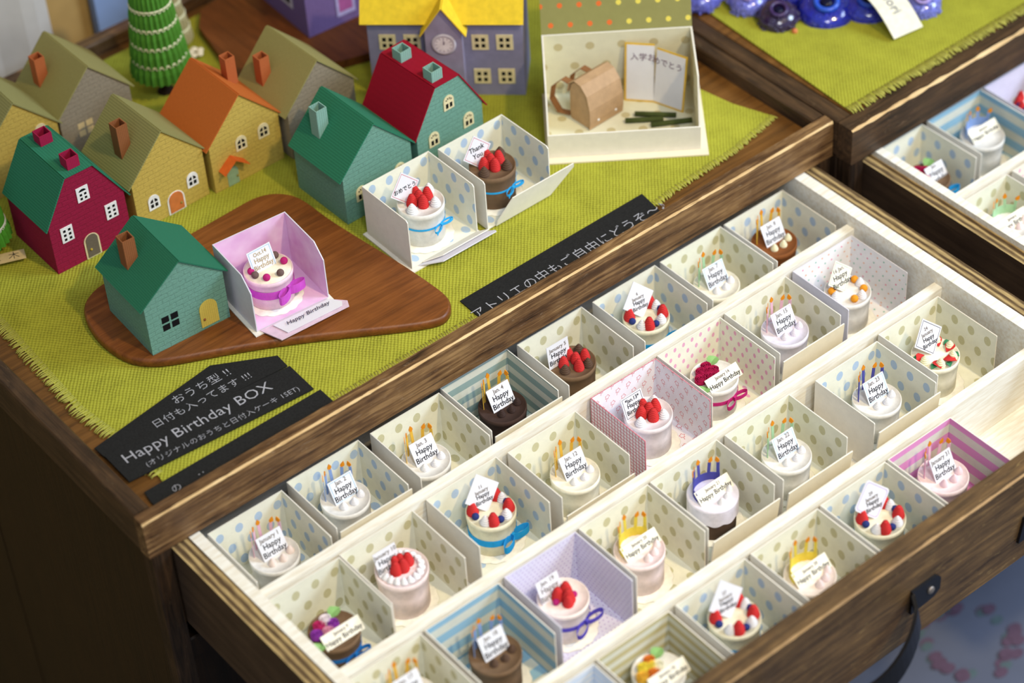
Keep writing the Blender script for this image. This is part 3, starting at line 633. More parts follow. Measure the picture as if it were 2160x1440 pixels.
def flower_cake(k, label, body, cols, ban, rib=None, leaves=True):
    c = mk(k, label, body)
    P = ((-.75, .1), (-.42, .45), (-.3, -.05), (.0, .55), (.12, .15), (-.1, .28))
    for (x, y), mt in zip(P, cols): add(c, 'paper_rose', 'rose', rosem, mt, x, y, 1.8, x * 9, 1.15 if mt else 1)
    for x, y, a in ((.15, .55, .3), (-.75, -.35, 3.6)): add(c, 'leaf', 'leaf', leafm, GREENL, x, y, 1.86, a, 1.2)
    banner(c, ban, z=1.78, y=-.75, x=.1)
    if rib: ribbon(c, rib, 1.05, 1.05, .2, math.radians(-78))
    return c
V = C_('rose_purple', (150, 60, 170)); RP = C_('rose_pink', (226, 150, 176)); RR = C_('rose_red', (176, 22, 74)); RW = C_('rose_white', (246, 232, 236)); RY = C_('rose_yellow', (240, 216, 70)); RO = C_('rose_orange', (226, 124, 44)); RG = C_('rose_gold', (238, 184, 62))
flower_cake(9, 'brown paper cake with purple, pink and white roses and a banner card', BROWN, (V, C_('rose_crimson', (196, 44, 104)), RP, RW, V), 'January 9', C_('ribbon_deep_blue', (36, 120, 200)))
c = mk(10, 'tall pale pink paper cake with strawberries inside a ring of white piping', PINKC, h=2.05, r=1.15)
for a in range(0, 360, 20): add(c, 'piping_dab', 'kiss', kiss, CREAM, .87 * math.cos(math.radians(a)), .87 * math.sin(math.radians(a)), 2.0, 0, .8, rot=(.5 * math.sin(math.radians(a)), -.5 * math.cos(math.radians(a)), 0))
for x, y in ((-.32, -.05), (.02, -.12), (.1, .2), (-.15, .25), (.38, .05)): add(c, 'strawberry', 'straw', strawberry, RED, x, y, 2.02, x * 9, 1.35)
card(c, BDAY('January 10'), -.45, .15, 2.05, lean=20, w=1.15, hgt=1.15)
berry_cake(11, 'ivory berry cake with blue bow, second row, below the Jan. 3 cake', '11', big=1.2)
candle_cake(12, 'cream paper cake with yellow candles and a Jan. 12 card', C_('cream_cake', (246, 240, 222)), YELP, 'Jan. 12')
c = mk(13, 'white paper cake with a heap of strawberries and a Jan. 13 card', C_('white_cake_pink', (238, 228, 231)), h=1.85)
for x, y in ((-.35, .05), (.0, .35), (.05, .0), (-.05, -.4), (.42, .0)): add(c, 'strawberry', 'straw', strawberry, RED, x, y, 1.83, x * 9, 1.35)
for x, y in ((.65, .35), (-.7, -.3), (.38, -.6)): add(c, 'cream_swirl', 'kiss', kiss, CREAM, x, y, 1.83, 0, 1.2)
card(c, [('*Jan.13*', .26, .3, ink), ('Happy\nBirthday', .29, -.1, ink)], -.45, .25, 1.85, lean=22, w=1.2, hgt=1.1, border=BORK)
flower_cake(14, 'white paper cake with a bunch of dark red roses and a January 14 banner', WHITE, (RR, RR, RR, RR, RR, RR), 'January 14', C_('ribbon_magenta', (196, 42, 120)))
candle_cake(15, 'lilac-white paper cake with pink candles and a Jan. 15 card', LAV, PINKP, 'Jan. 15', C_('lilac_swirl', (240, 232, 244)), border=BORV)
c = mk(16, 'white paper cake with orange balls and white swirls', WHITE)
for i, a in enumerate((150, 250, 320, 20, 85)): add(c, 'orange_ball', 'ball', ballm, TANG, .75 * math.cos(math.radians(a)), .75 * math.sin(math.radians(a)), 1.76, a, 1.25)
for a in (180, 285, 355, 45, 110): add(c, 'cream_swirl', 'kiss', kiss, CREAM, .75 * math.cos(math.radians(a)), .75 * math.sin(math.radians(a)), 1.78, a, 1.1)
card(c, BDAY('16 Jan.'), -.1, .1, 1.8, 'diamond', 25, 0, w=1.1, border=BORG, m=C_('cream_card', (246, 240, 222)))
candle_cake(17, 'yellow-candled paper cake at the bottom left, cut off by the lower edge', WHITE, YELP, 'Jan. 17')
candle_cake(18, 'chocolate paper cake with blue candles', BROWN, BLUEP, 'Jan. 18', CHOC, h=1.75)
c = mk(19, 'cream paper cake with red and magenta berries and a purple bow', C_('rosy_cream', (248, 234, 226)))
for x, y, mt, q in ((-.45, -.1, 'm', 1.0), (.05, .38, 'm', 1.), (.05, -.3, 's', 1.5), (-.2, .1, 's', 1.4), (.25, .12, 's', 1.4), (.38, -.25, 'm', 1.0), (-.1, -.45, 's', 1.2)):
    add(c, 'raspberry' if mt == 'm' else 'strawberry', 'ball' if mt == 'm' else 'straw', ballm if mt == 'm' else strawberry, MAG if mt == 'm' else RED, x, y, 1.77, x * 9, q)
card(c, BDAY('Jan. 19', ink_soft), -.35, .2, 1.8, lean=25, w=1.15, hgt=1.05); ribbon(c, C_('ribbon_purple', (92, 80, 190)), 1.06, .95, .22, math.radians(-74), big=1.25)
candle_cake(20, 'pale pink paper cake with a yellow candle comb in the third row', PINKC, YEL2, '', PINKC, True, 'January 20')
candle_cake(21, 'lilac paper cake over a brown base with a purple candle comb', CHOC, INDP, '', CREAM, True, 'January 21', top=LAV, skirt=LAV)
candle_cake(22, 'white paper cake with mint candles and a Jan. 22 card', WHITE, GRNP, 'Jan. 22', border=BORB)
candle_cake(23, 'white paper cake with indigo candles and a Jan. 23 card', WHITE, INDP, 'Jan. 23', border=BORB)
c = mk(24, 'white paper cake ringed with red leaves and cream swirls, January 24 card', C_('cream_cake', (246, 240, 222)), grooves=True)
for a in (150, 215, 265, 330, 25, 60): add(c, 'poinsettia_petal', 'leaf', leafm, RED, .5 * math.cos(math.radians(a)), .5 * math.sin(math.radians(a)), 1.84, math.radians(a + 40), 1.0)
for a in (165, 225, 272, 318, 15, 75): add(c, 'leaf', 'leaf', leafm, GREEND, .72 * math.cos(math.radians(a)), .72 * math.sin(math.radians(a)), 1.82, math.radians(a - 30), .62)
for a in (185, 240, 300, 350, 40): add(c, 'cream_swirl', 'kiss', kiss, PCREAM, .78 * math.cos(math.radians(a)), .78 * math.sin(math.radians(a)), 1.78, a, 1.15)
card(c, [('24', .22, .42, ink_soft), ('January', .25, .2, ink_soft), ('Happy\nBirthday', .28, -.2, ink)], -.05, .1, 1.8, 'diamond', 26, 0, border=BORK)
flower_cake(26, 'white paper cake with yellow and orange roses near the lower edge', WHITE, (RG, RY, RO, RO, C_('rose_cream', (246, 240, 210)), RY), 'January 26')
berry_cake(27, 'ivory berry cake with blue bow at the lower edge, left of the yellow comb cake', '27')
candle_cake(28, 'cream paper cake with a yellow candle comb in the front row', C_('rosy_cream', (248, 234, 226)), YEL2, '', PINKC, True, 'January 28')
berry_cake(29, 'ivory berry cake with a round-cornered card, front row beside the striped pink box', '29', 'round', BORV)
candle_cake(31, 'pale pink paper cake with pink candles and a January 31 card', PINKC, PINKP, 'January 31', C_('pink_swirl', (244, 216, 222)))

# second drawer contents
gift_box('blue', (41.72, -4.1, BZ), 'blue-dotted paper box around the crimson rose cake in the right-hand drawer', h=3.02, w=3.3)
gift_box('bluestripe', (45.35, -4.1, BZ), 'blue striped paper box around the pale candle cake in the right-hand drawer', h=3.02)
gift_box('purple', (49.4, -4.1, BZ), 'purple-dotted paper box at the right edge of the picture', h=3.02)
gift_box('tan', (41.72, -9.6, BZ), 'tan-dotted paper box around the green-candled cake in the right-hand drawer', h=3.02, w=3.4)
gift_box('pink', (45.5, -9.6, BZ), 'pink-dotted paper box cut off by the right edge', h=3.02)
KG2 = 'paper cakes in the right-hand drawer'
c = cake('paper_cake', 'brown paper cake with crimson roses in the right-hand drawer', (43.3, -2.6, CZ0), BROWN, KG2, h=1.7)
for x, y in ((-.6, .2), (-.2, .5), (-.3, 0), (.1, .25)): add(c, 'paper_rose', 'rose', rosem, RR, x, y, 1.7, x * 9, 1.25)
add(c, 'leaf', 'leaf', leafm, GREENL, .3, .5, 1.8, .3, 1.2); card(c, BDAY('Jan.'), .35, -.5, 1.6, lean=40, w=1.2, hgt=.9); ribbon(c, MATS['ribbon_blue'], 1.02, 1.1, .26, math.radians(-74), big=1.2)
c = cake('paper_cake', 'white paper cake with blue candle comb in the right-hand drawer', (47.6, -2.2, CZ0), WHITE, KG2); candles(c, BLUEP, 1.8, True, angs=(130, 95, 60, 30), hh=.9); banner(c, 'January', z=1.85, y=-.3)
c = cake('paper_cake', 'white paper cake with green candle comb in the right-hand drawer', (43.5, -7.75, CZ0), WHITE, KG2); candles(c, GRNP, 1.8, True, angs=(130, 95, 60, 30), hh=.9); banner(c, 'January', z=1.85, y=-.4); kisses(c, PINKC, 1.8)
c = cake('paper_cake', 'white paper cake with red and navy berries at the right picture edge', (51.3, -2.2, CZ0), WHITE, KG2)
for a in range(100, 300, 36): add(c, 'strawberry', 'straw', strawberry, RED, .75 * math.cos(math.radians(a)), .75 * math.sin(math.radians(a)), 1.78, a, 1.1); add(c, 'blueberry', 'ball', ballm, NAVY, .75 * math.cos(math.radians(a + 17)), .75 * math.sin(math.radians(a + 17)), 1.76, a, 1)
c = cake('paper_cake', 'pink paper cake cut off by the right edge, lower box', (47.4, -7.9, CZ0), PINKC, KG2); kisses(c, PEACH, 1.8)
# ------------------------------------------------------------------ paper houses
TEAL = brickpaper('teal_brick_paper', (112, 156, 140)); YELB = brickpaper('yellow_brick_paper', (200, 172, 84)); REDB = brickpaper('crimson_brick_paper', (150, 28, 62)); GREYP = brickpaper('grey_brick_paper', (150, 138, 118))
RGRN = ribpaper('green_rib_paper', (46, 124, 94)); ROLV = ribpaper('olive_rib_paper', (150, 146, 92)); RORG = ribpaper('orange_paper', (206, 110, 46), 0.08, 0.15); RRED = ribpaper('dark_red_paper', (158, 8, 40), 0.3, 0.12); ROLV2 = ribpaper('pale_olive_paper', (162, 154, 96), 0.09, 0.15)
CBRN = ribpaper('brown_chimney_paper', (150, 92, 54), 0.09, 0.5); CORG = ribpaper('orange_chimney_paper', (190, 104, 58), 0.09, 0.2); CRED = ribpaper('red_chimney_paper', (170, 28, 72), 0.09, 0.2); CTEAL = ribpaper('teal_chimney_paper', (138, 178, 164), 0.12, 0.5)
FWH = C_('frame_white', (240, 238, 236)); FCR = C_('frame_cream', (226, 212, 168)); FLV = C_('frame_lavender', (176, 168, 214))
def arch(w, h, n=10): return [(-w / 2, 0), (w / 2, 0)] + [(w / 2 * math.cos(math.pi * k / n), h - w / 2 + w / 2 * math.sin(math.pi * k / n)) for k in range(n + 1)]
def inset(fn, x, z, y, t, mb=None):
    mb = mb or MB(); mb.slab([(p[0] + x, p[1] + z) for p in fn], (0, y, 0), (1, 0, 0), (0, 0, 1), t); return mb
def window(root, x, z, kind, frame=FWH, w=.62, h=.8, pane=dark):
    if kind == 'four': f = None
    fr = None
    if kind != 'four':
        ol = arch(w, h) if kind in ('arch', 'fan') else [(-w / 2, 0), (w / 2, 0), (w / 2, h), (-w / 2, h)]
        fr = put('window', inset(ol, x, z, 0, 0.045), frame, root); y = -0.046
    else: y = -0.001
    p = MB()
    def q(a, b, c, d): p.slab([(x + a, z + b), (x + c, z + b), (x + c, z + d), (x + a, z + d)], (0, y, 0), (1, 0, 0), (0, 0, 1), 0.006)
    if kind == 'four':
        for a, b in ((0, 0), (.46, 0), (0, .44), (.46, .44)): q(a, b, a + .36, b + .34)
    elif kind == 'six':
        for a in (-.19, .07):
            for b in (.1, .34, .58): q(a, b, a + .13, b + .13)
    elif kind == 'grid':
        for a in (-w * .3, w * .08):
            for b in (h * .16, h * .56): q(a, b, a + w * .22, b + h * .24)
    elif kind == 'big': q(-w * .36, h * .14, w * .36, h * .86)
    elif kind == 'arch':
        q(-.2, .12, -.04, .32); q(.04, .12, .2, .32); R_ = .21
        for sg in (1, -1):
            pl = [(x + sg * .04, z + .4), (x + sg * R_, z + .4)] + [(x + sg * max(.04, R_ * math.cos(k * .35)), z + .4 + R_ * math.sin(k * .35)) for k in (1, 2, 3, 4)]
            if sg < 0: pl = pl[::-1]
            p.slab(pl, (0, y, 0), (1, 0, 0), (0, 0, 1), 0.006)
    elif kind == 'fan':
        q(-.19, .1, -.04, .36); q(.05, .1, .2, .36)
        for a in (20, 60, 100, 140):
            t0, t1 = math.radians(a), math.radians(a + 24); pl = [(x + .09 * math.cos(t0), z + .47 + .09 * math.sin(t0)), (x + .22 * math.cos(t0), z + .47 + .22 * math.sin(t0)), (x + .2 * math.cos(t1), z + .47 + .2 * math.sin(t1))]
            p.slab(pl, (0, y, 0), (1, 0, 0), (0, 0, 1), 0.006)
    elif kind == 'barn':
        for a in (-.17, .06):
            for b in (.1, .32): q(a, b, a + .12, b + .12)
        pl = [(x + .19 * math.cos(k * math.pi / 8), z + .56 + .13 * math.sin(k * math.pi / 8)) for k in range(9)]; p.slab(pl, (0, y, 0), (1, 0, 0), (0, 0, 1), 0.006)
    put('pane', p, pane, fr or root)
def door(root, x, w, h, mat, frame=None, knob=None, kx=-.2, fw=.09, z0=.02):
    if frame: fr = put('door_frame', inset(arch(w + 2 * fw, h + fw), x, 0.02, 0, 0.04), frame, root); y = -.041
    else: y = -.001
    d = put('door', inset(arch(w, h), x, z0 if not frame else .09, y, 0.03), mat, root)
    k = MB(); k.ball((x + kx * w, y - .05, h * .42), .06, 10, 8); put('knob', k, knob or CBRN, d)
def chimney(root, x, y, z, hh, s_, mat, cut=.5):
    m = MB(); t = .045
    for a in ((-s_, s_, -s_, -s_ + t), (-s_, s_, s_ - t, s_), (-s_, -s_ + t, -s_ + t, s_ - t), (s_ - t, s_, -s_ + t, s_ - t)): m.box(a[0], a[1], a[2], a[3], -cut, hh)
    return put('chimney', m, mat, root, (x, y, z))
def roofpan(root, p0, p1, y0, y1, mat, t=.06, name='roof_panel'):
    dx, dz = p1[0] - p0[0], p1[1] - p0[1]; L = math.hypot(dx, dz); m = MB(); m.box(0, L, 0, y1 - y0, 0, t)
    return put(name, m, mat, root, (p0[0], y0, p0[1]), (0, -math.atan2(dz, dx), 0))
def gable(loc, yaw, label, wall, roof, W=4.0, D=3.85, hw=2.77, hr=4.85, group='small paper houses with pitched roofs'):
    r = thing('paper_house', label, 'paper house', loc, yaw, group); m = MB()
    m.slab([(0, 0), (W, 0), (W, hw), (W / 2, hr), (0, hw)], (0, D, 0), (1, 0, 0), (0, 0, 1), D); put('wall', m, wall, r)
    s_ = (hr - hw) / (W / 2); oh = .2
    roofpan(r, (-oh, hw - oh * s_ + .01), (W / 2, hr + .01), -.08, D + .08, roof); roofpan(r, (W / 2, hr + .01), (W + oh, hw - oh * s_ + .01), -.08, D + .08, roof); return r
def barn(loc, yaw, label, wall, roof, W=4.05, D=3.85, he=2.75, ht=4.95, i_=1.3):
    r = thing('paper_house', label, 'paper house', loc, yaw, 'paper barns with two chimneys'); m = MB()
    m.slab([(0, 0), (W, 0), (W, he), (W - i_, ht), (i_, ht), (0, he)], (0, D, 0), (1, 0, 0), (0, 0, 1), D); put('wall', m, wall, r)
    s_ = (ht - he) / i_; oh = .12
    roofpan(r, (-oh, he - oh * s_ + .01), (i_, ht + .01), -.06, D + .06, roof); roofpan(r, (i_, ht + .01), (W - i_, ht + .01), -.06, D + .06, roof); roofpan(r, (W - i_, ht + .01), (W + oh + .12, he - (oh + .12) * s_ + .01), -.06, D + .06, roof); return r
BT = CZ + .5         # top of the cutting board
h1 = gable((5.87, 8.55, BT + .0), -.049, 'teal paper house with green roof and yellow door on the cherry board', TEAL, ribpaper('green_rib_paper_fine', (44, 118, 90), .1, .4), hr=4.38)
window(h1, .72, 1.0, 'four'); door(h1, 3.0, .9, 1.42, ribpaper('yellow_door', (220, 196, 92), .1, .3), z0=.16, kx=-.3); chimney(h1, .82, 2.4, 3.3, 1.55, .3, CBRN, .45)
h2 = barn((5.87, 16.69, CZ + .003), -.003, 'crimson paper barn with dark green roof and two crimson chimneys', REDB, RGRN)
window(h2, 2.02, 3.3, 'barn'); window(h2, .85, 1.55, 'six', w=.62, h=.85); window(h2, 3.25, 1.6, 'six', w=.62, h=.85); door(h2, 1.95, .62, 1.25, ribpaper('taupe_door', (116, 104, 88), .08, .3), FCR, C_('brass_knob', (196, 168, 60)))
chimney(h2, 2.02, .6, 5.02, .6, .32, CRED, .03); chimney(h2, 2.02, 2.95, 5.02, .55, .32, CRED, .03)
h3 = gable((10.36, 16.7, CZ + .003), .03, 'yellow paper house with olive roof, brown chimney and white-framed orange door', YELB, ROLV)
window(h3, .98, .85, 'arch'); window(h3, 3.2, .95, 'arch'); door(h3, 2.15, .78, 1.1, C_('orange_door', (206, 118, 60)), FWH, C_('olive_knob', (150, 140, 70)), .3)
chimney(h3, .75, 1.55, 4.15, 1.0, .3, CBRN, .85)
h4 = gable((14.6, 16.6, CZ + .003), .008, 'yellow paper house with smooth orange roof and a tiny porch', YELB, RORG)
window(h4, 1.75, 1.75, 'arch', FCR); window(h4, 3.05, 1.8, 'arch', FCR); door(h4, 1.05, .62, 1.05, C_('mint_door', (150, 178, 148)), None, C_('olive_knob', (150, 140, 70)), .36)
pr = roofpan(h4, (.35, 1.15), (1.05, 1.72), -.55, 0, C_('porch_orange', (222, 106, 40)), .04, 'porch_roof'); roofpan(h4, (1.05, 1.72), (1.75, 1.15), -.55, 0, MATS['porch_orange'], .04, 'porch_roof')
chimney(h4, 3.05, 2.35, 4.55, .75, .27, CORG, .8)
h5 = gable((10.53, 23.4, CZ + .003), .007, 'grey paper house with smooth olive roof at the back, near the white wall', GREYP, ROLV2)
window(h5, .9, 1.2, 'four', pane=C_('cream_pane', (214, 190, 140))); chimney(h5, .66, 2.45, 3.6, 1.25, .28, CORG, .6)
h6 = gable((6.37, 23.4, CZ + .003), -.022, 'yellow paper house with olive roof cut off by the left edge', YELB, ROLV)
window(h6, 2.5, 1.3, 'arch', FCR); window(h6, 3.1, 2.3, 'arch', FCR)
h7 = gable((18.86, 16.2, CZ + .003), .03, 'grey paper house with olive roof standing behind the green-roofed teal house', GREYP, ROLV2)
chimney(h7, .5, 2.45, 3.45, 1.2, .28, CORG, .6)
h8 = gable((17.88, 10.43, CZ + .003), .02, 'teal paper house with green ribbed roof behind the dotted gift boxes', TEAL, RGRN)
window(h8, .95, 1.0, 'fan', FCR); window(h8, 3.25, 1.1, 'fan', FCR); door(h8, 2.1, .7, 1.2, MATS['taupe_door'], FCR)
chimney(h8, .85, 2.65, 3.75, 1.25, .3, CTEAL, .6)
h9 = barn((22.25, 10.5, CZ + .003), .045, 'teal paper barn with dark red roof and two pale chimneys', TEAL, RRED)
window(h9, 2.05, 3.35, 'fan', FCR); window(h9, 1.0, 1.75, 'fan', FCR); window(h9, 3.15, 1.75, 'fan', FCR); door(h9, 2.05, .7, 1.25, MATS['taupe_door'], FCR)
chimney(h9, 1.75, .6, 4.98, .62, .32, CTEAL, .03); chimney(h9, 1.75, 2.85, 4.98, .6, .32, CTEAL, .03)
# school with clock tower: faces the camera side
YELR = C_('school_yellow', (234, 200, 50)); LAVW = C_('school_lavender', (136, 134, 166), nscale=1.5)
ys = -.76; sx0, sy0 = 30.35 - 7.58 * math.cos(ys), 12.5 - 7.58 * math.sin(ys)
sch = thing('paper_school', 'lavender paper schoolhouse with yellow roof and round clock', 'paper school', (sx0, sy0, CZ + .003), ys)
m = MB(); W, D, H = 7.58, 3.0, 4.45; m.slab([(0, 0), (0, H), (D / 2, H + 2.0), (D, H)][::-1] if False else [(0, 0), (D, 0), (D, H), (D / 2, H + 2.2), (0, H)], (0, 0, 0), (0, 1, 0), (0, 0, 1), W); put('wall', m, LAVW, sch)
r0 = MB(); L = math.hypot(1.75, 2.3); r0.box(-.3, W + .1, 0, L, 0, .06); put('roof_panel', r0, YELR, sch, (0, -.22, H - .1), (math.atan2(2.2, 1.72), 0, 0))
r0 = MB(); r0.box(-.3, W + .1, -L, 0, 0, .06); put('roof_panel', r0, YELR, sch, (0, D + .22, H - .1), (-math.atan2(2.2, 1.72), 0, 0))
tw0, tw1 = 2.9, 4.7; tm = (tw0 + tw1) / 2; m = MB(); m.slab([(tw0, 0), (tw1, 0), (tw1, 4.3), (tm, 5.6), (tw0, 4.3)], (0, 0, 0), (1, 0, 0), (0, 0, 1), .6); put('clock_tower', m, C_('tower_lavender', (150, 144, 172), nscale=1.5), sch)
for p0, p1 in (((tw0 - .2, 4.03), (tm, 5.64)), ((tm, 5.64), (tw1 + .2, 4.03))): roofpan(sch, p0, p1, -.78, 1.2, YELR, .05, 'tower_roof')
ck = MB(); ck.lathe([(.0001, 0), (.6, 0), (.6, .05), (.5, .09), (.46, .05), (.0001, .05)], 40); co = put('clock', ck, C_('clock_ring', (196, 192, 204)), sch, (tm, -.61, 3.5), (math.pi / 2, 0, 0))
cf = MB(); cf.lathe([(.0001, .055), (.44, .055)], 40, cap=False); put('clock_face', cf, C_('clock_face', (232, 230, 236)), co, (0, 0, .004))
hd_ = MB()
for k in range(12):
    a = k * math.pi / 6; u = Vector((math.sin(a), math.cos(a), 0)); v = Vector((u.y, -u.x, 0)); p = u * .33; hd_.face([tuple(p - v * .015 + Vector((0, 0, .075))), tuple(p + v * .015 + Vector((0, 0, .075))), tuple(p + u * .09 + v * .015 + Vector((0, 0, .075))), tuple(p + u * .09 - v * .015 + Vector((0, 0, .075)))])
for a, L in ((.0, .3), (.35, .2)):
    u = Vector((math.sin(a), math.cos(a), 0)); v = Vector((u.y, -u.x, 0)); hd_.face([tuple(-v * .02 + Vector((0, 0, .08))), tuple(v * .02 + Vector((0, 0, .08))), tuple(u * L + v * .012 + Vector((0, 0, .08))), tuple(u * L - v * .012 + Vector((0, 0, .08)))])
put('clock_hands', hd_, C_('clock_ink', (110, 96, 120), grain=0), co)
for u, z in ((.95, 2.75), (2.17, 2.75), (5.5, 2.75), (6.7, 2.75), (5.5, .72), (6.7, .72), (.95, .72), (2.17, .72)): window(sch, u, z, 'grid', FCR, .82, .88)
# purple house on the dark board
bd2 = MB(); bd2.slab([(20.2, 22.9), (24.9, 20.55), (33.5, 17.9), (36.0, 24.0), (36, 29.5), (24.2, 29.6), (22.2, 29.2), (21.3, 28.0)], (0, 0, 0), (1, 0, 0), (0, 1, 0), .5)
tag(put('wooden_board', bd2, wboard2, None, (0, 0, CZ + .003)), 'dark brown wooden board under the purple house at the back', 'board')
hp = thing('paper_house', 'purple paper house with lavender frames on the dark board at the top', 'paper house', (24.9, 23.24, CZ + .51), -.06)
m = MB(); m.box(0, 5.2, 0, 5.0, 0, 3.8); put('wall', m, brickpaper('purple_paper', (120, 98, 150)), hp)
roofpan(hp, (-.25, 3.6), (2.6, 6.0), -.1, 5.1, ribpaper('plum_roof', (92, 62, 120))); roofpan(hp, (2.6, 6.0), (5.45, 3.6), -.1, 5.1, ribpaper('plum_roof', (92, 62, 120)))
window(hp, 2.3, .5, 'big', FLV, 1.1, 1.7, C_('pink_pane', (170, 90, 150)))
wf = MB(); wf.box(-.04, 0, 1.3, 2.7, 1.1, 2.6); wo = put('window', wf, C_('frame_grey', (196, 190, 206)), hp); wf = MB(); wf.box(-.05, -.041, 1.5, 2.5, 1.3, 2.4); put('pane', wf, dark, wo)

# ------------------------------------------------------------------ cutting board
OB = [(4.7, 10.46), (4.74, 11.89), (5.09, 13.2), (5.73, 13.96), (6.86, 14.35), (11.74, 14.49), (14.38, 14.62), (15.48, 14.66), (16.31, 14.35), (16.91, 13.7), (17.18, 12.89), (17.2, 11.1), (17.47, 8.66), (17.78, 6.28), (17.93, 4.43), (17.99, 3.03), (17.72, 2.29), (17.07, 1.83), (16.43, 1.95), (15.09, 2.73), (12.4, 4.54), (10.33, 5.8), (8.19, 6.95), (6.72, 7.65), (5.69, 8.28), (5.0, 9.1)]
def smooth_poly(P, n=3):
    for _ in range(n):
        Q = []
        for i in range(len(P)):
            a, b = P[i], P[(i + 1) % len(P)]; Q += [(a[0] * .75 + b[0] * .25, a[1] * .75 + b[1] * .25), (a[0] * .25 + b[0] * .75, a[1] * .25 + b[1] * .75)]
        P = Q
    return P
P = smooth_poly(OB, 2); A2 = sum(P[i][0] * P[(i + 1) % len(P)][1] - P[(i + 1) % len(P)][0] * P[i][1] for i in range(len(P)))
if A2 < 0: P = P[::-1]
m = MB(); cx = sum(p[0] for p in P) / len(P); cy = sum(p[1] for p in P) / len(P); n_ = len(P)
def off(P, d): 
    R = []
    for i in range(len(P)):
        a, b = Vector(P[i - 1]), Vector(P[(i + 1) % len(P)]); t = (b - a).normalized(); R.append((P[i][0] - t.y * d, P[i][1] + t.x * d))
    return R
L0, L1, L2, L3 = off(P, .08), P, P, off(P, .1); zs = (0, .08, .36, .49)
for (A, za), (B, zb) in zip(zip((L0, L1, L2), zs), zip((L1, L2, L3), zs[1:])):
    for i in range(n_): j = (i + 1) % n_; m.face([(*A[i], za), (*A[j], za), (*B[j], zb), (*B[i], zb)], 0, None, True)
m.face([(*p, .49) for p in L3]); m.face([(*p, 0) for p in L0][::-1])
tag(put('wooden_board', m, wboard, None, (0, 0, CZ + .003)), 'reddish-brown rounded wooden board carrying the teal house and the pink box', 'board')

# ------------------------------------------------------------------ display boxes
def flap_box(r, w, ang, ln, mat_in, mat_out, inset=.1, t=.05, spread=.3):
    f = MB(); u = Vector((0, -math.cos(ang), math.sin(ang)))
    f.slab([(inset, 0), (w - inset, 0), (w + spread * .6, ln * .8), (w + spread * .6, ln), (-spread * .2, ln), (inset, ln * .35)][::-1], (0, -.03, .04), (1, 0, 0), u, -t if False else t, (1, 0, 0)); return f
DZ = CZ + .09
pb = gift_box('sparkle', (10.12, 6.62, BT + .09), 'open pink paper box with a Happy Birthday flap on the cherry board', None, 3.75, 3.3, 2.85, -.085, outer='lavender', base=True, cut=.7)
f = MB(); u = Vector((0, -math.cos(.1), math.sin(.1))); f.slab([(.15, 0), (3.6, 0), (4.25, .75), (4.1, 1.15), (.55, 1.25)], (0, -.03, .03), (1, 0, 0), u, .05); fo = put('front_flap', f, C_('mauve_paper', (222, 196, 212)), pb)
f = MB(); f.slab([(.75, .12), (3.65, .12), (4.0, .7), (3.85, .98), (1.0, 1.05)], (0, -.03, .085), (1, 0, 0), u, .02); f2_ = put('message_strip', f, cardw, fo)
letter('Happy Birthday', .36, C_('soft_black_ink', (84, 78, 84), grain=0), f2_, (2.35, -.5, .19), (math.pi / 2 * 0 + math.pi - math.pi - .1, 0, math.radians(2)), shear=.3)
letter('Omedetou', .26, ink_soft, f2_, (2.5, -.95, .23), (-.1, 0, math.radians(2)), shear=.3) if False else None
c = cake('paper_cake', 'pink paper cake with Oct.14 card, felt balls and magenta bow in the pink box', (12.0, 8.1, BT + .2), C_('pink_cake', (244, 212, 226)), 'paper cakes on the display boxes', r=1.12, h=1.55, top=C_('ivory_icing', (246, 238, 214)), doily=DOILY)
for i, (a, mt) in enumerate(((165, MAG), (190, GREYB), (232, MAG), (282, GREYB), (345, MAG), (30, GREYB), (80, MAG))): add(c, 'felt_ball', 'ball', ballm, C_('felt_magenta', (186, 40, 116)) if mt is MAG else GREYB, .78 * math.cos(math.radians(a)), .78 * math.sin(math.radians(a)), 1.55, a, 1.15)
card(c, [('Oct.14', .26, .32, C_('gold_ink', (176, 158, 122), grain=0)), ('Happy\nBirthday', .32, -.12, MATS['gold_ink'])], -.12, .0, 1.5, lean=22, w=1.25, hgt=1.15, border=BORB)
ribbon(c, C_('ribbon_orchid', (204, 84, 200)), 1.08, .85, .42, math.radians(-76), big=1.15)
ob_ = gift_box('blue', (18.12, 5.8, DZ), 'open blue-dotted paper box with the white strawberry cake, left of the pair', 'pair of open boxes on the green cloth', 3.85, 3.42, 2.8, 0, base=True, cut=.12)
f = MB(); u = Vector((0, -math.cos(.35), math.sin(.35))); f.slab([(.35, 0), (3.8, 0), (4.35, .7), (4.3, .85), (1.2, .85)], (0, -.03, .03), (1, 0, 0), u, .05); put('front_flap', f, paper('lavender'), ob_)
f = MB(); u = Vector((0, -math.cos(.5), math.sin(.5))); f.slab([(.6, 0), (3.7, 0), (4.1, .6), (1.4, .6)], (0, -.03, .12), (1, 0, 0), u, .05); put('front_flap', f, paper('plain'), ob_)
def display_cake(label, loc, body, txt, swirl, tsize, rg):
    c = cake('paper_cake', label, loc, body, 'paper cakes on the display boxes', r=1.1, h=1.85, doily=DOILY)
    for x, y in ((-.42, .08), (.05, .42), (.0, .08), (-.08, -.32), (.42, .02)): add(c, 'strawberry', 'straw', strawberry, RED, x, y, 1.83, x * 9, 1.35)
    for x, y in ((.75, .35), (-.72, -.32), (.38, -.62)): add(c, 'cream_swirl', 'kiss', kiss, swirl, x, y, 1.83, 0, 1.25)
    card(c, [(txt, tsize, 0, ink)], -.45, .35, 1.8, 'diamond', 12, 0, w=1.15, border=BORR)
    ribbon(c, C_('ribbon_sky', (50, 170, 232)), 1.05, 1.0, .1, math.radians(-74), 'tails', .9); return c
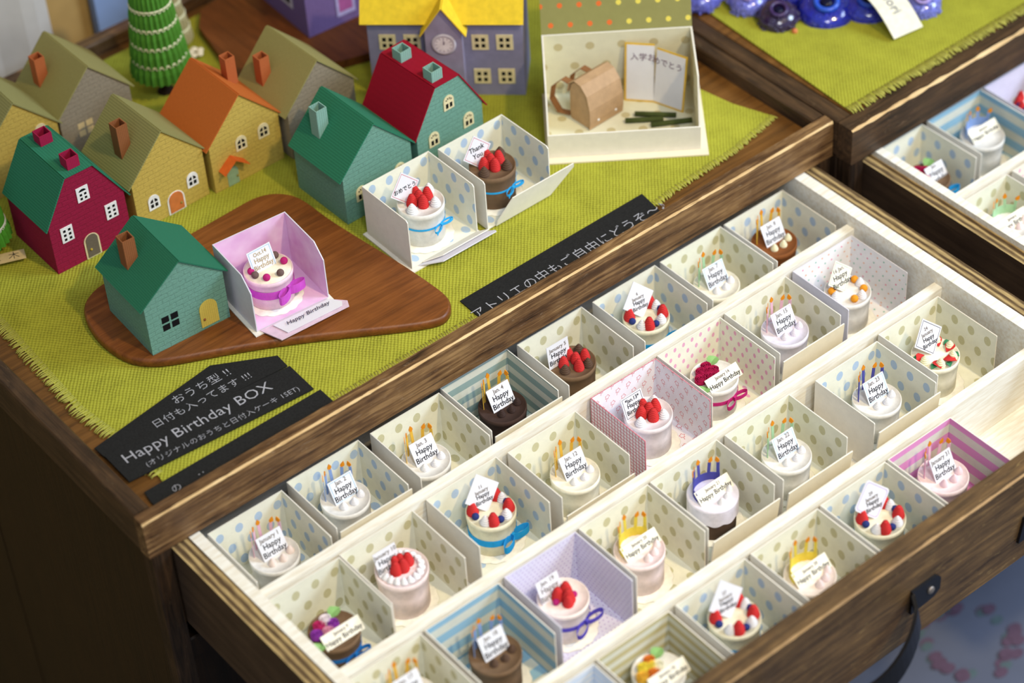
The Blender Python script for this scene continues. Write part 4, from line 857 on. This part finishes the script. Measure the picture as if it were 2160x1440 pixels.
display_cake('white paper cake with strawberries and a Japanese greeting card on the green cloth', (20.0, 7.35, DZ + .13), WHITE, 'おめでとう', CREAM, .27, 0)
tb = gift_box('blue', (22.4, 5.6, DZ), 'open blue-dotted paper box holding the Thank You cake, right of the pair', 'pair of open boxes on the green cloth', 3.85, 3.42, 2.8, .01, base=False, cut=.12)
f = MB(); u = Vector((0, -math.cos(1.32), math.sin(1.32))); f.slab([(.45, 0), (3.75, 0), (5.0, 1.25), (4.95, 1.5), (1.25, 1.5), (.5, .3)], (0, -.03, .03), (1, 0, 0), u, .05); put('front_flap', f, paper('plain'), tb)
display_cake('brown paper cake with strawberries and a Thank You card', (24.1, 7.2, DZ + .13), BROWN, 'Thank\nYou', CHOC, .36, 0)

# big box with school bag
bb = thing('paper_box', 'large open dotted box with olive lid holding the brown school bag', 'box', (27.9, 7.8, CZ + .09), -.655)
m = MB(); w_, d_, h_, t = 7.3, 5.0, 3.6, .09; BD, PL = 1, 0
m.slab([(0, 0), (w_, 0), (w_, d_), (0, d_)], (0, 0, 0), (1, 0, 0), (0, 1, 0), t, (1, 0, 0))
m.slab([(0, t), (w_, t), (w_, h_), (0, h_)], (0, d_, 0), (1, 0, 0), (0, 0, 1), t, (1, 0, 0)); m.slab([(0, t), (w_, t), (w_, 1.3), (0, 1.3)], (0, t, 0), (1, 0, 0), (0, 0, 1), t, (0, 1, 0))
pf = [(t, t), (d_ - t, t), (d_ - t, h_), (1.0, h_), (t, 1.3)]
m.slab(pf, (w_ - t, 0, 0), (0, 1, 0), (0, 0, 1), t, (0, 1, 0)); m.slab(pf, (0, 0, 0), (0, 1, 0), (0, 0, 1), t, (1, 0, 0)); put('tray', m, [paper('plain'), paper('bigdots')], bb)
b = MB(); b.slab([(-.1, -.45), (w_ + .35, -.45), (w_ + .35, d_ + .1), (-.1, d_ + .1)], (0, 0, -.08), (1, 0, 0), (0, 1, 0), .07); put('cover', b, paper('kraft_cream'), bb)
l_ = MB(); u = Vector((0, math.cos(1.15), math.sin(1.15))); l_.slab([(0, 0), (w_, 0), (w_, 5.2), (0, 5.2)], (0, d_ + .1, h_ - .1), (1, 0, 0), u, .09); put('lid', l_, paper('lid'), bb)
KR = C_('kraft_leather', (182, 148, 112), rough=.6, grain=.05); KD = C_('kraft_dark', (134, 92, 56))
bz = CZ + .09 + .1
rs = thing('school_bag', 'tiny brown paper school backpack lying in the large dotted box', 'bag', (30.6, 8.1, bz), .04)
prof = [(0, 0), (1.25, 0), (1.3, .4), (1.28, 1.6), (1.15, 2.1), (.8, 2.38), (.4, 2.3), (.05, 1.9), (-.12, 1.2), (-.12, .5)]
m = MB(); m.slab([(p[0], p[1]) for p in prof], (.1, 0, 0), (0, 1, 0), (0, 0, 1), 2.0); put('bag_body', m, KR, rs)
m = MB(); m.band([(1.1, y, z) for y, z in ((1.36, 1.6), (1.22, 2.16), (.82, 2.46), (.38, 2.38), (-.02, 1.95), (-.2, 1.2), (-.2, .5), (-.14, .05))], (2.2, 0, 0), .05); put('flap', m, KR, rs)
for x in (.55, 1.7):
    m = MB(); m.ball((x, -.2, .42), .07, 10, 6); put('stud', m, FWH, rs)
for x0 in (.25, 1.5):
    m = MB(); m.band([(x0, 1.32, 2.0), (x0 - .15, 1.7, 2.15), (x0 - .45, 2.1, 1.7), (x0 - .55, 2.15, 1.0), (x0 - .4, 1.8, .3), (x0, 1.36, .12)], (.32, 0, .05), .04); put('strap', m, KD, rs)
gc = thing('greeting_card', 'folded white card with gold edge and Japanese writing leaning in the large box', 'card', (33.45, 8.65, bz), 0)
A, B, Cc = Vector((0, 0, 0)), Vector((.95, -1.1, 0)), Vector((1.45, -2.72, 0)); up = Vector((.25, .75, 3.0))
for p, q, nm in ((A, B, 'left_panel'), (B, Cc, 'right_panel')):
    d = q - p; L_ = d.length; U = d.normalized(); Vv = (up - U * up.dot(U)); hh = Vv.length; Vv = Vv.normalized(); N_ = U.cross(Vv)
    m = MB(); m.slab([(0, 0), (L_, 0), (L_, hh), (0, hh)], p, U, Vv, .03); po = put('panel', m, C_('gold_edge', (226, 184, 70)), gc)
    m = MB(); m.slab([(.1 if nm[0] == 'l' else 0, .1), (L_ - (.1 if nm[0] == 'r' else 0), .1), (L_ - (.1 if nm[0] == 'r' else 0), hh - .1), (.1 if nm[0] == 'l' else 0, hh - .1)], p + N_ * .031, U, Vv, .012); put('inner_paper', m, cardw, po)
    R_ = Matrix((U, Vv, N_)).transposed()
    s_, fr_ = ('入学お', .62) if nm[0] == 'l' else ('めでとう', .38)
    letter(s_, .42, C_('plum_ink', (104, 70, 96), grain=0), po, tuple(p + U * (L_ * fr_) + Vv * (hh * .76) + N_ * .05), R_.to_euler())
for i, ((x0, y0), (x1, y1)) in enumerate((((33.0, 7.35), (34.4, 5.9)), ((32.3, 7.25), (33.75, 6.1)), ((33.0, 6.15), (34.7, 5.1)))):
    m = MB(); m.tube([(x0, y0, bz + .13), (x1, y1, bz + .13)], .13, 10)
    tag(put('rolled_paper', m, C_('dark_green_roll', (74, 84, 44))), ['dark green paper roll nearest the gold-edged card', 'dark green paper roll nearest the school bag', 'dark green paper roll along the front edge of the large box'][i], 'paper roll', 'dark green rolls in the large box')

# ------------------------------------------------------------------ trees
def pleat_tree(loc, label, r0, n, th, mat, lace, taper=.13, trunk=.8, skip=0):
    t = thing('paper_tree', label, 'paper tree', loc, 0, 'pleated paper trees'); m = MB(); m.lathe([(.45, 0), (.42, .08), (.3, .12), (.28, trunk + .3)], 14, wob=lambda a, z: 1 + .08 * math.sin(a * 7)); put('trunk', m, C_('bark_dark', (54, 38, 26)), t)
    for k in range(n):
        z0 = trunk + k * th; ra = r0 - taper * k; rb = ra * .86; m = MB(); N = 26; wob = lambda a, z: 1 + .045 * math.cos(a * N)
        m.lathe([(ra, 0), (ra * .97, th * .5), (rb, th * 1.02), (rb * .55, th * 1.06)], N * 6, wob=wob, smooth=False); q = put('pleated_tier', m, mat, t, (0, 0, z0))
        b = MB(); b.lathe([(rb + .05, -.05), (rb + .1, 0), (rb + .05, .05)], 60, cap=False)
        for i in range(N): a = i * 2 * math.pi / N; b.band([((rb + .08) * math.cos(a + s_ * .09), (rb + .08) * math.sin(a + s_ * .09), -.02 - .12 * math.cos(s_ * 1.5)) for s_ in (-1, -.5, 0, .5, 1)], (.03 * math.cos(a), .03 * math.sin(a), 0), .035)
        put('lace_trim', b, lace, q, (0, 0, th * .98))
    return t
LACE = C_('lace_cream', (226, 222, 184)); LACW = C_('lace_white', (230, 236, 232))
pleat_tree((17.35, 25.2, CZ + .003), 'tall green pleated paper tree with cream lace between the houses', 1.52, 7, 1.02, C_('tree_green', (78, 134, 44)), LACE, trunk=1.35)
pleat_tree((4.2, 20.5, CZ + .003), 'green pleated paper tree cut off by the left edge', 1.35, 4, .9, C_('tree_green_deep', (78, 150, 48)), LACW, .18)
pleat_tree((19.9, 28.3, CZ + .003), 'small pale pleated tree half hidden behind the tall green tree', 1.0, 4, .8, C_('tree_pale', (170, 160, 118)), LACE, .15, .3)
m = MB()
for k in range(5):
    a = k * 2 * math.pi / 5; m.ball((.28 * math.cos(a), .28 * math.sin(a), .2), .2, 10, 6, sz=.5)
tag(put('paper_flower', m, C_('flower_cream', (238, 226, 200)), None, (20.1, 26.6, CZ + .04)), 'tiny cream paper flower beside the tall green tree', 'flower')

# ------------------------------------------------------------------ written signs
def flat(name, poly, z, t, mat, label, cat, rot=(0, 0, 0), group=None):
    A = sum(poly[i][0] * poly[(i + 1) % len(poly)][1] - poly[(i + 1) % len(poly)][0] * poly[i][1] for i in range(len(poly)))
    if A < 0: poly = poly[::-1]
    m = MB(); m.slab(poly, (0, 0, 0), (1, 0, 0), (0, 1, 0), t); return tag(put(name, m, mat, None, (0, 0, z)), label, cat, group)
s1 = flat('chalk_sign', [(1.01, 5.76), (7.58, 6.7), (10.17, 5.2), (10.12, 4.37), (6.28, 4.62), (1.05, 4.9)], CZ + .05, .06, blackcard, 'black roof-shaped card with two lines of Japanese chalk writing', 'sign')
s2 = flat('chalk_sign', [(10.15, 4.22), (10.09, 2.34), (1.02, 3.0), (1.05, 4.98), (6.2, 4.58)], CZ + .12, .06, blackcard, 'black banner card chalked Happy Birthday BOX', 'sign')
def write(par, s_, size, x, y, z, rz=0, mat=chalk, **k): letter(s_, size, mat, par, (x, y, z), (0, 0, rz), bold=-.006, **k)
write(s1, 'おうち型 !!', .62, 6.55, 5.82, .064, -.02); write(s1, '日付も入ってます !!!', .55, 6.1, 5.08, .064, -.04)
write(s2, 'Happy Birthday BOX', .85, 5.15, 4.0, .064, -.06); write(s2, '(オリジナルのおうちと日付入ケーキ 1SET)', .4, 5.85, 3.05, .064, -.07)
s3 = flat('chalk_sign', [(1.1, 1.45), (1.2, 2.15), (10.33, 2.2), (10.32, .95), (1.1, .95)], CZ + .02, .05, blackcard, 'narrow black strip pushed against the front rail, mostly hidden by the wood', 'sign')
write(s3, 'の', .5, 2.35, 1.42, .054); write(s3, '･･', .4, 3.6, 1.42, .054)
s4 = flat('chalk_sign', [(18.4, 2.62), (29.4, 2.75), (29.15, .95), (18.35, .9)], CZ + .02, .05, blackcard, 'long black strip with Japanese chalk writing along the front rail', 'sign')
write(s4, 'アトリエの中もご自由にどうぞ〜♪', .76, 23.9, 1.4, .054, .008, space=1.0, sx=.98)
s5 = flat('paper_label', [(5.46, 19.03), (5.22, 18.4), (2.6, 19.45), (2.85, 20.1)], CZ + .3, .03, C_('label_cream', (222, 196, 146)), 'cream paper label with brushed Japanese characters at the left edge', 'label')
write(s5, '木', .55, 4.85, 18.9, .035, -.4, ink); write(s5, '末', .55, 4.05, 19.25, .035, -.4, ink)

# ------------------------------------------------------------------ blue beadwork
bw = thing('beaded_wreath', 'cluster of blue and violet beaded flowers cut off by the top edge', 'beadwork', (44.8, 7.4, -.08))
def bead_flower(x, y, z, r, col, ring, seed, tilt=(.25, -.2)):
    rn = random.Random(seed); gl = plain('bead_' + str(col), col, .15, .8, .25, 8, grain=0); rg = plain('ring_' + str(ring), ring, .3, .6, .15, 8, grain=0)
    m = MB(); m.lathe([(r * .9, -.5), (r, -.1), (r * .75, .25), (r * .3, .35), (1e-4, .35)], 24); o = put('flower_base', m, gl, bw, (x, y, z), (tilt[0], tilt[1], 0))
    b = MB()
    for i in range(170):
        a = rn.random() * 2 * math.pi; q = r * (.35 + .7 * math.sqrt(rn.random())); q = min(q, r * 1.08); b.ball((q * math.cos(a), q * math.sin(a), .3 - .55 * (q / r) ** 3 + rn.random() * .1), .07 + .03 * rn.random(), 6, 4)
    bo = put('beads', b, gl, o); bo['kind'] = 'stuff'
    t = MB(); R0, r0 = r * .38, r * .1
    for i in range(28):
        a0, a1 = 2 * math.pi * i / 28, 2 * math.pi * (i + 1) / 28
        for k in range(8):
            b0, b1 = 2 * math.pi * k / 8, 2 * math.pi * (k + 1) / 8; g = lambda a, b_: ((R0 + r0 * math.cos(b_)) * math.cos(a), (R0 + r0 * math.cos(b_)) * math.sin(a), .45 + r0 * math.sin(b_))
            t.face([g(a0, b0), g(a1, b0), g(a1, b1), g(a0, b1)], 0, None, True)
    put('ring', t, rg, o); d = MB(); d.ball((0, 0, .36), r * .24, 12, 8, sz=.5); put('centre', d, C_('bead_dark', (14, 14, 46), rough=.2), o)
bead_flower(-2.2, 2.2, .7, 1.0, (116, 120, 214), (176, 156, 226), 1); bead_flower(-1.95, .25, .6, 1.05, (44, 26, 70), (62, 40, 96), 2); bead_flower(.25, -.9, .6, 1.45, (24, 36, 170), (34, 84, 206), 3)
bead_flower(2.0, -2.1, .6, 1.3, (26, 38, 176), (30, 74, 200), 4); bead_flower(4.0, -3.9, .6, 1.0, (112, 118, 206), (170, 150, 220), 5); bead_flower(0, 1.6, 1.0, 1.5, (30, 34, 150), (40, 60, 190), 6); bead_flower(2.6, .4, 1.1, 1.4, (26, 30, 140), (36, 60, 180), 7); bead_flower(-3.6, 4.2, .8, 1.2, (100, 104, 200), (160, 150, 216), 8)
m = MB(); m.ball((0, 0, 0), .16, 12, 8); put('copper_bead', m, C_('copper_bead', (206, 122, 74), rough=.3), bw, (-1.95, -.95, .2))
tg = thing('price_tag', 'cream paper tag hanging from the blue beadwork', 'tag', (46.7, 2.35, .25), -.1)
m = MB(); P = []
for k in range(7): t_ = k / 6; P.append((0, .0 + 2.9 * t_, 1.3 * t_ + .35 * math.sin(t_ * 3)))
m.band(P, (1.85, 0, -.05), .04); to = put('tag_paper', m, C_('tag_cream', (232, 226, 204)), tg)
letter('iori', .75, C_('grey_ink', (130, 130, 136), grain=0), tg, (0, 1.3, .98), (Matrix.Rotation(.42, 3, 'X') @ Matrix.Rotation(-math.pi / 2, 3, 'Z')).to_euler())

# ------------------------------------------------------------------ floor, wall and the things beyond
m = MB(); m.box(-260, 320, -260, 36, -64, -62); tag(put('floor', m, plain('grey_floor', (70, 72, 82), .5, .4, .1, .05, grain=0)), None, None, None, 'structure')
m = MB(); m.box(-260, 320, 34.0, 38, -62, 190); tag(put('wall_back', m, plain('beige_plaster', (196, 160, 100), .9, .1, .08, .3, grain=.1)), None, None, None, 'structure')
m = MB(); N = 40; P = [(-14 + 29.6 * k / N, 33.3 + .22 * math.sin(k * 1.1), -3.0) for k in range(N + 1)]
m.band([(x, y, 10) for x, y, z in P], (0, 0, 28), .12); tag(put('curtain', m, C_('curtain_white', (200, 195, 190), nscale=.4)), 'white curtain hanging in the top left corner', 'curtain')
m = MB(); m.box(18.3, 21.5, 33.3, 33.9, -3.5, 9); tag(put('blue_panel', m, C_('panel_blue', (150, 176, 226), nscale=.4)), 'pale blue panel on the wall behind the tall green tree', 'panel')
sb = thing('storage_box', 'blurred blue-grey lidded box with a wreath print on the floor at lower right', 'box', (24, -42, -62))
m = MB(); m.box(0, 38, 0, 38, 0, 30.5); put('body', m, C_('box_bluegrey', (84, 88, 104), nscale=.2), sb)
m = MB(); m.box(-.4, 38.4, -.4, 38.4, 30.5, 32); ld = put('lid', m, C_('lid_bluegrey', (98, 104, 124), nscale=.2), sb)
rn = random.Random(4)
for nm, mt, k0 in (('printed_berries', C_('print_red', (98, 78, 98)), 0), ('printed_leaves', C_('print_green', (88, 106, 112)), 1)):
    m = MB()
    for i in range(26):
        a = rn.random() * 2 * math.pi; R_ = 2.1 + rn.random() * .7; s_ = .45 if k0 == 0 else .4; cxx, cyy = 16.5 + R_ * math.cos(a), 31.6 + R_ * math.sin(a)
        if k0 == 1 and i > 11: break
        m.slab([(cxx + s_ * math.cos(q * math.pi / 4), cyy + s_ * .7 * math.sin(q * math.pi / 4)) for q in range(8)], (0, 0, 32.01 + i * .004 + k0 * .002), (1, 0, 0), (0, 1, 0), .02)
    put(nm, m, mt, ld)
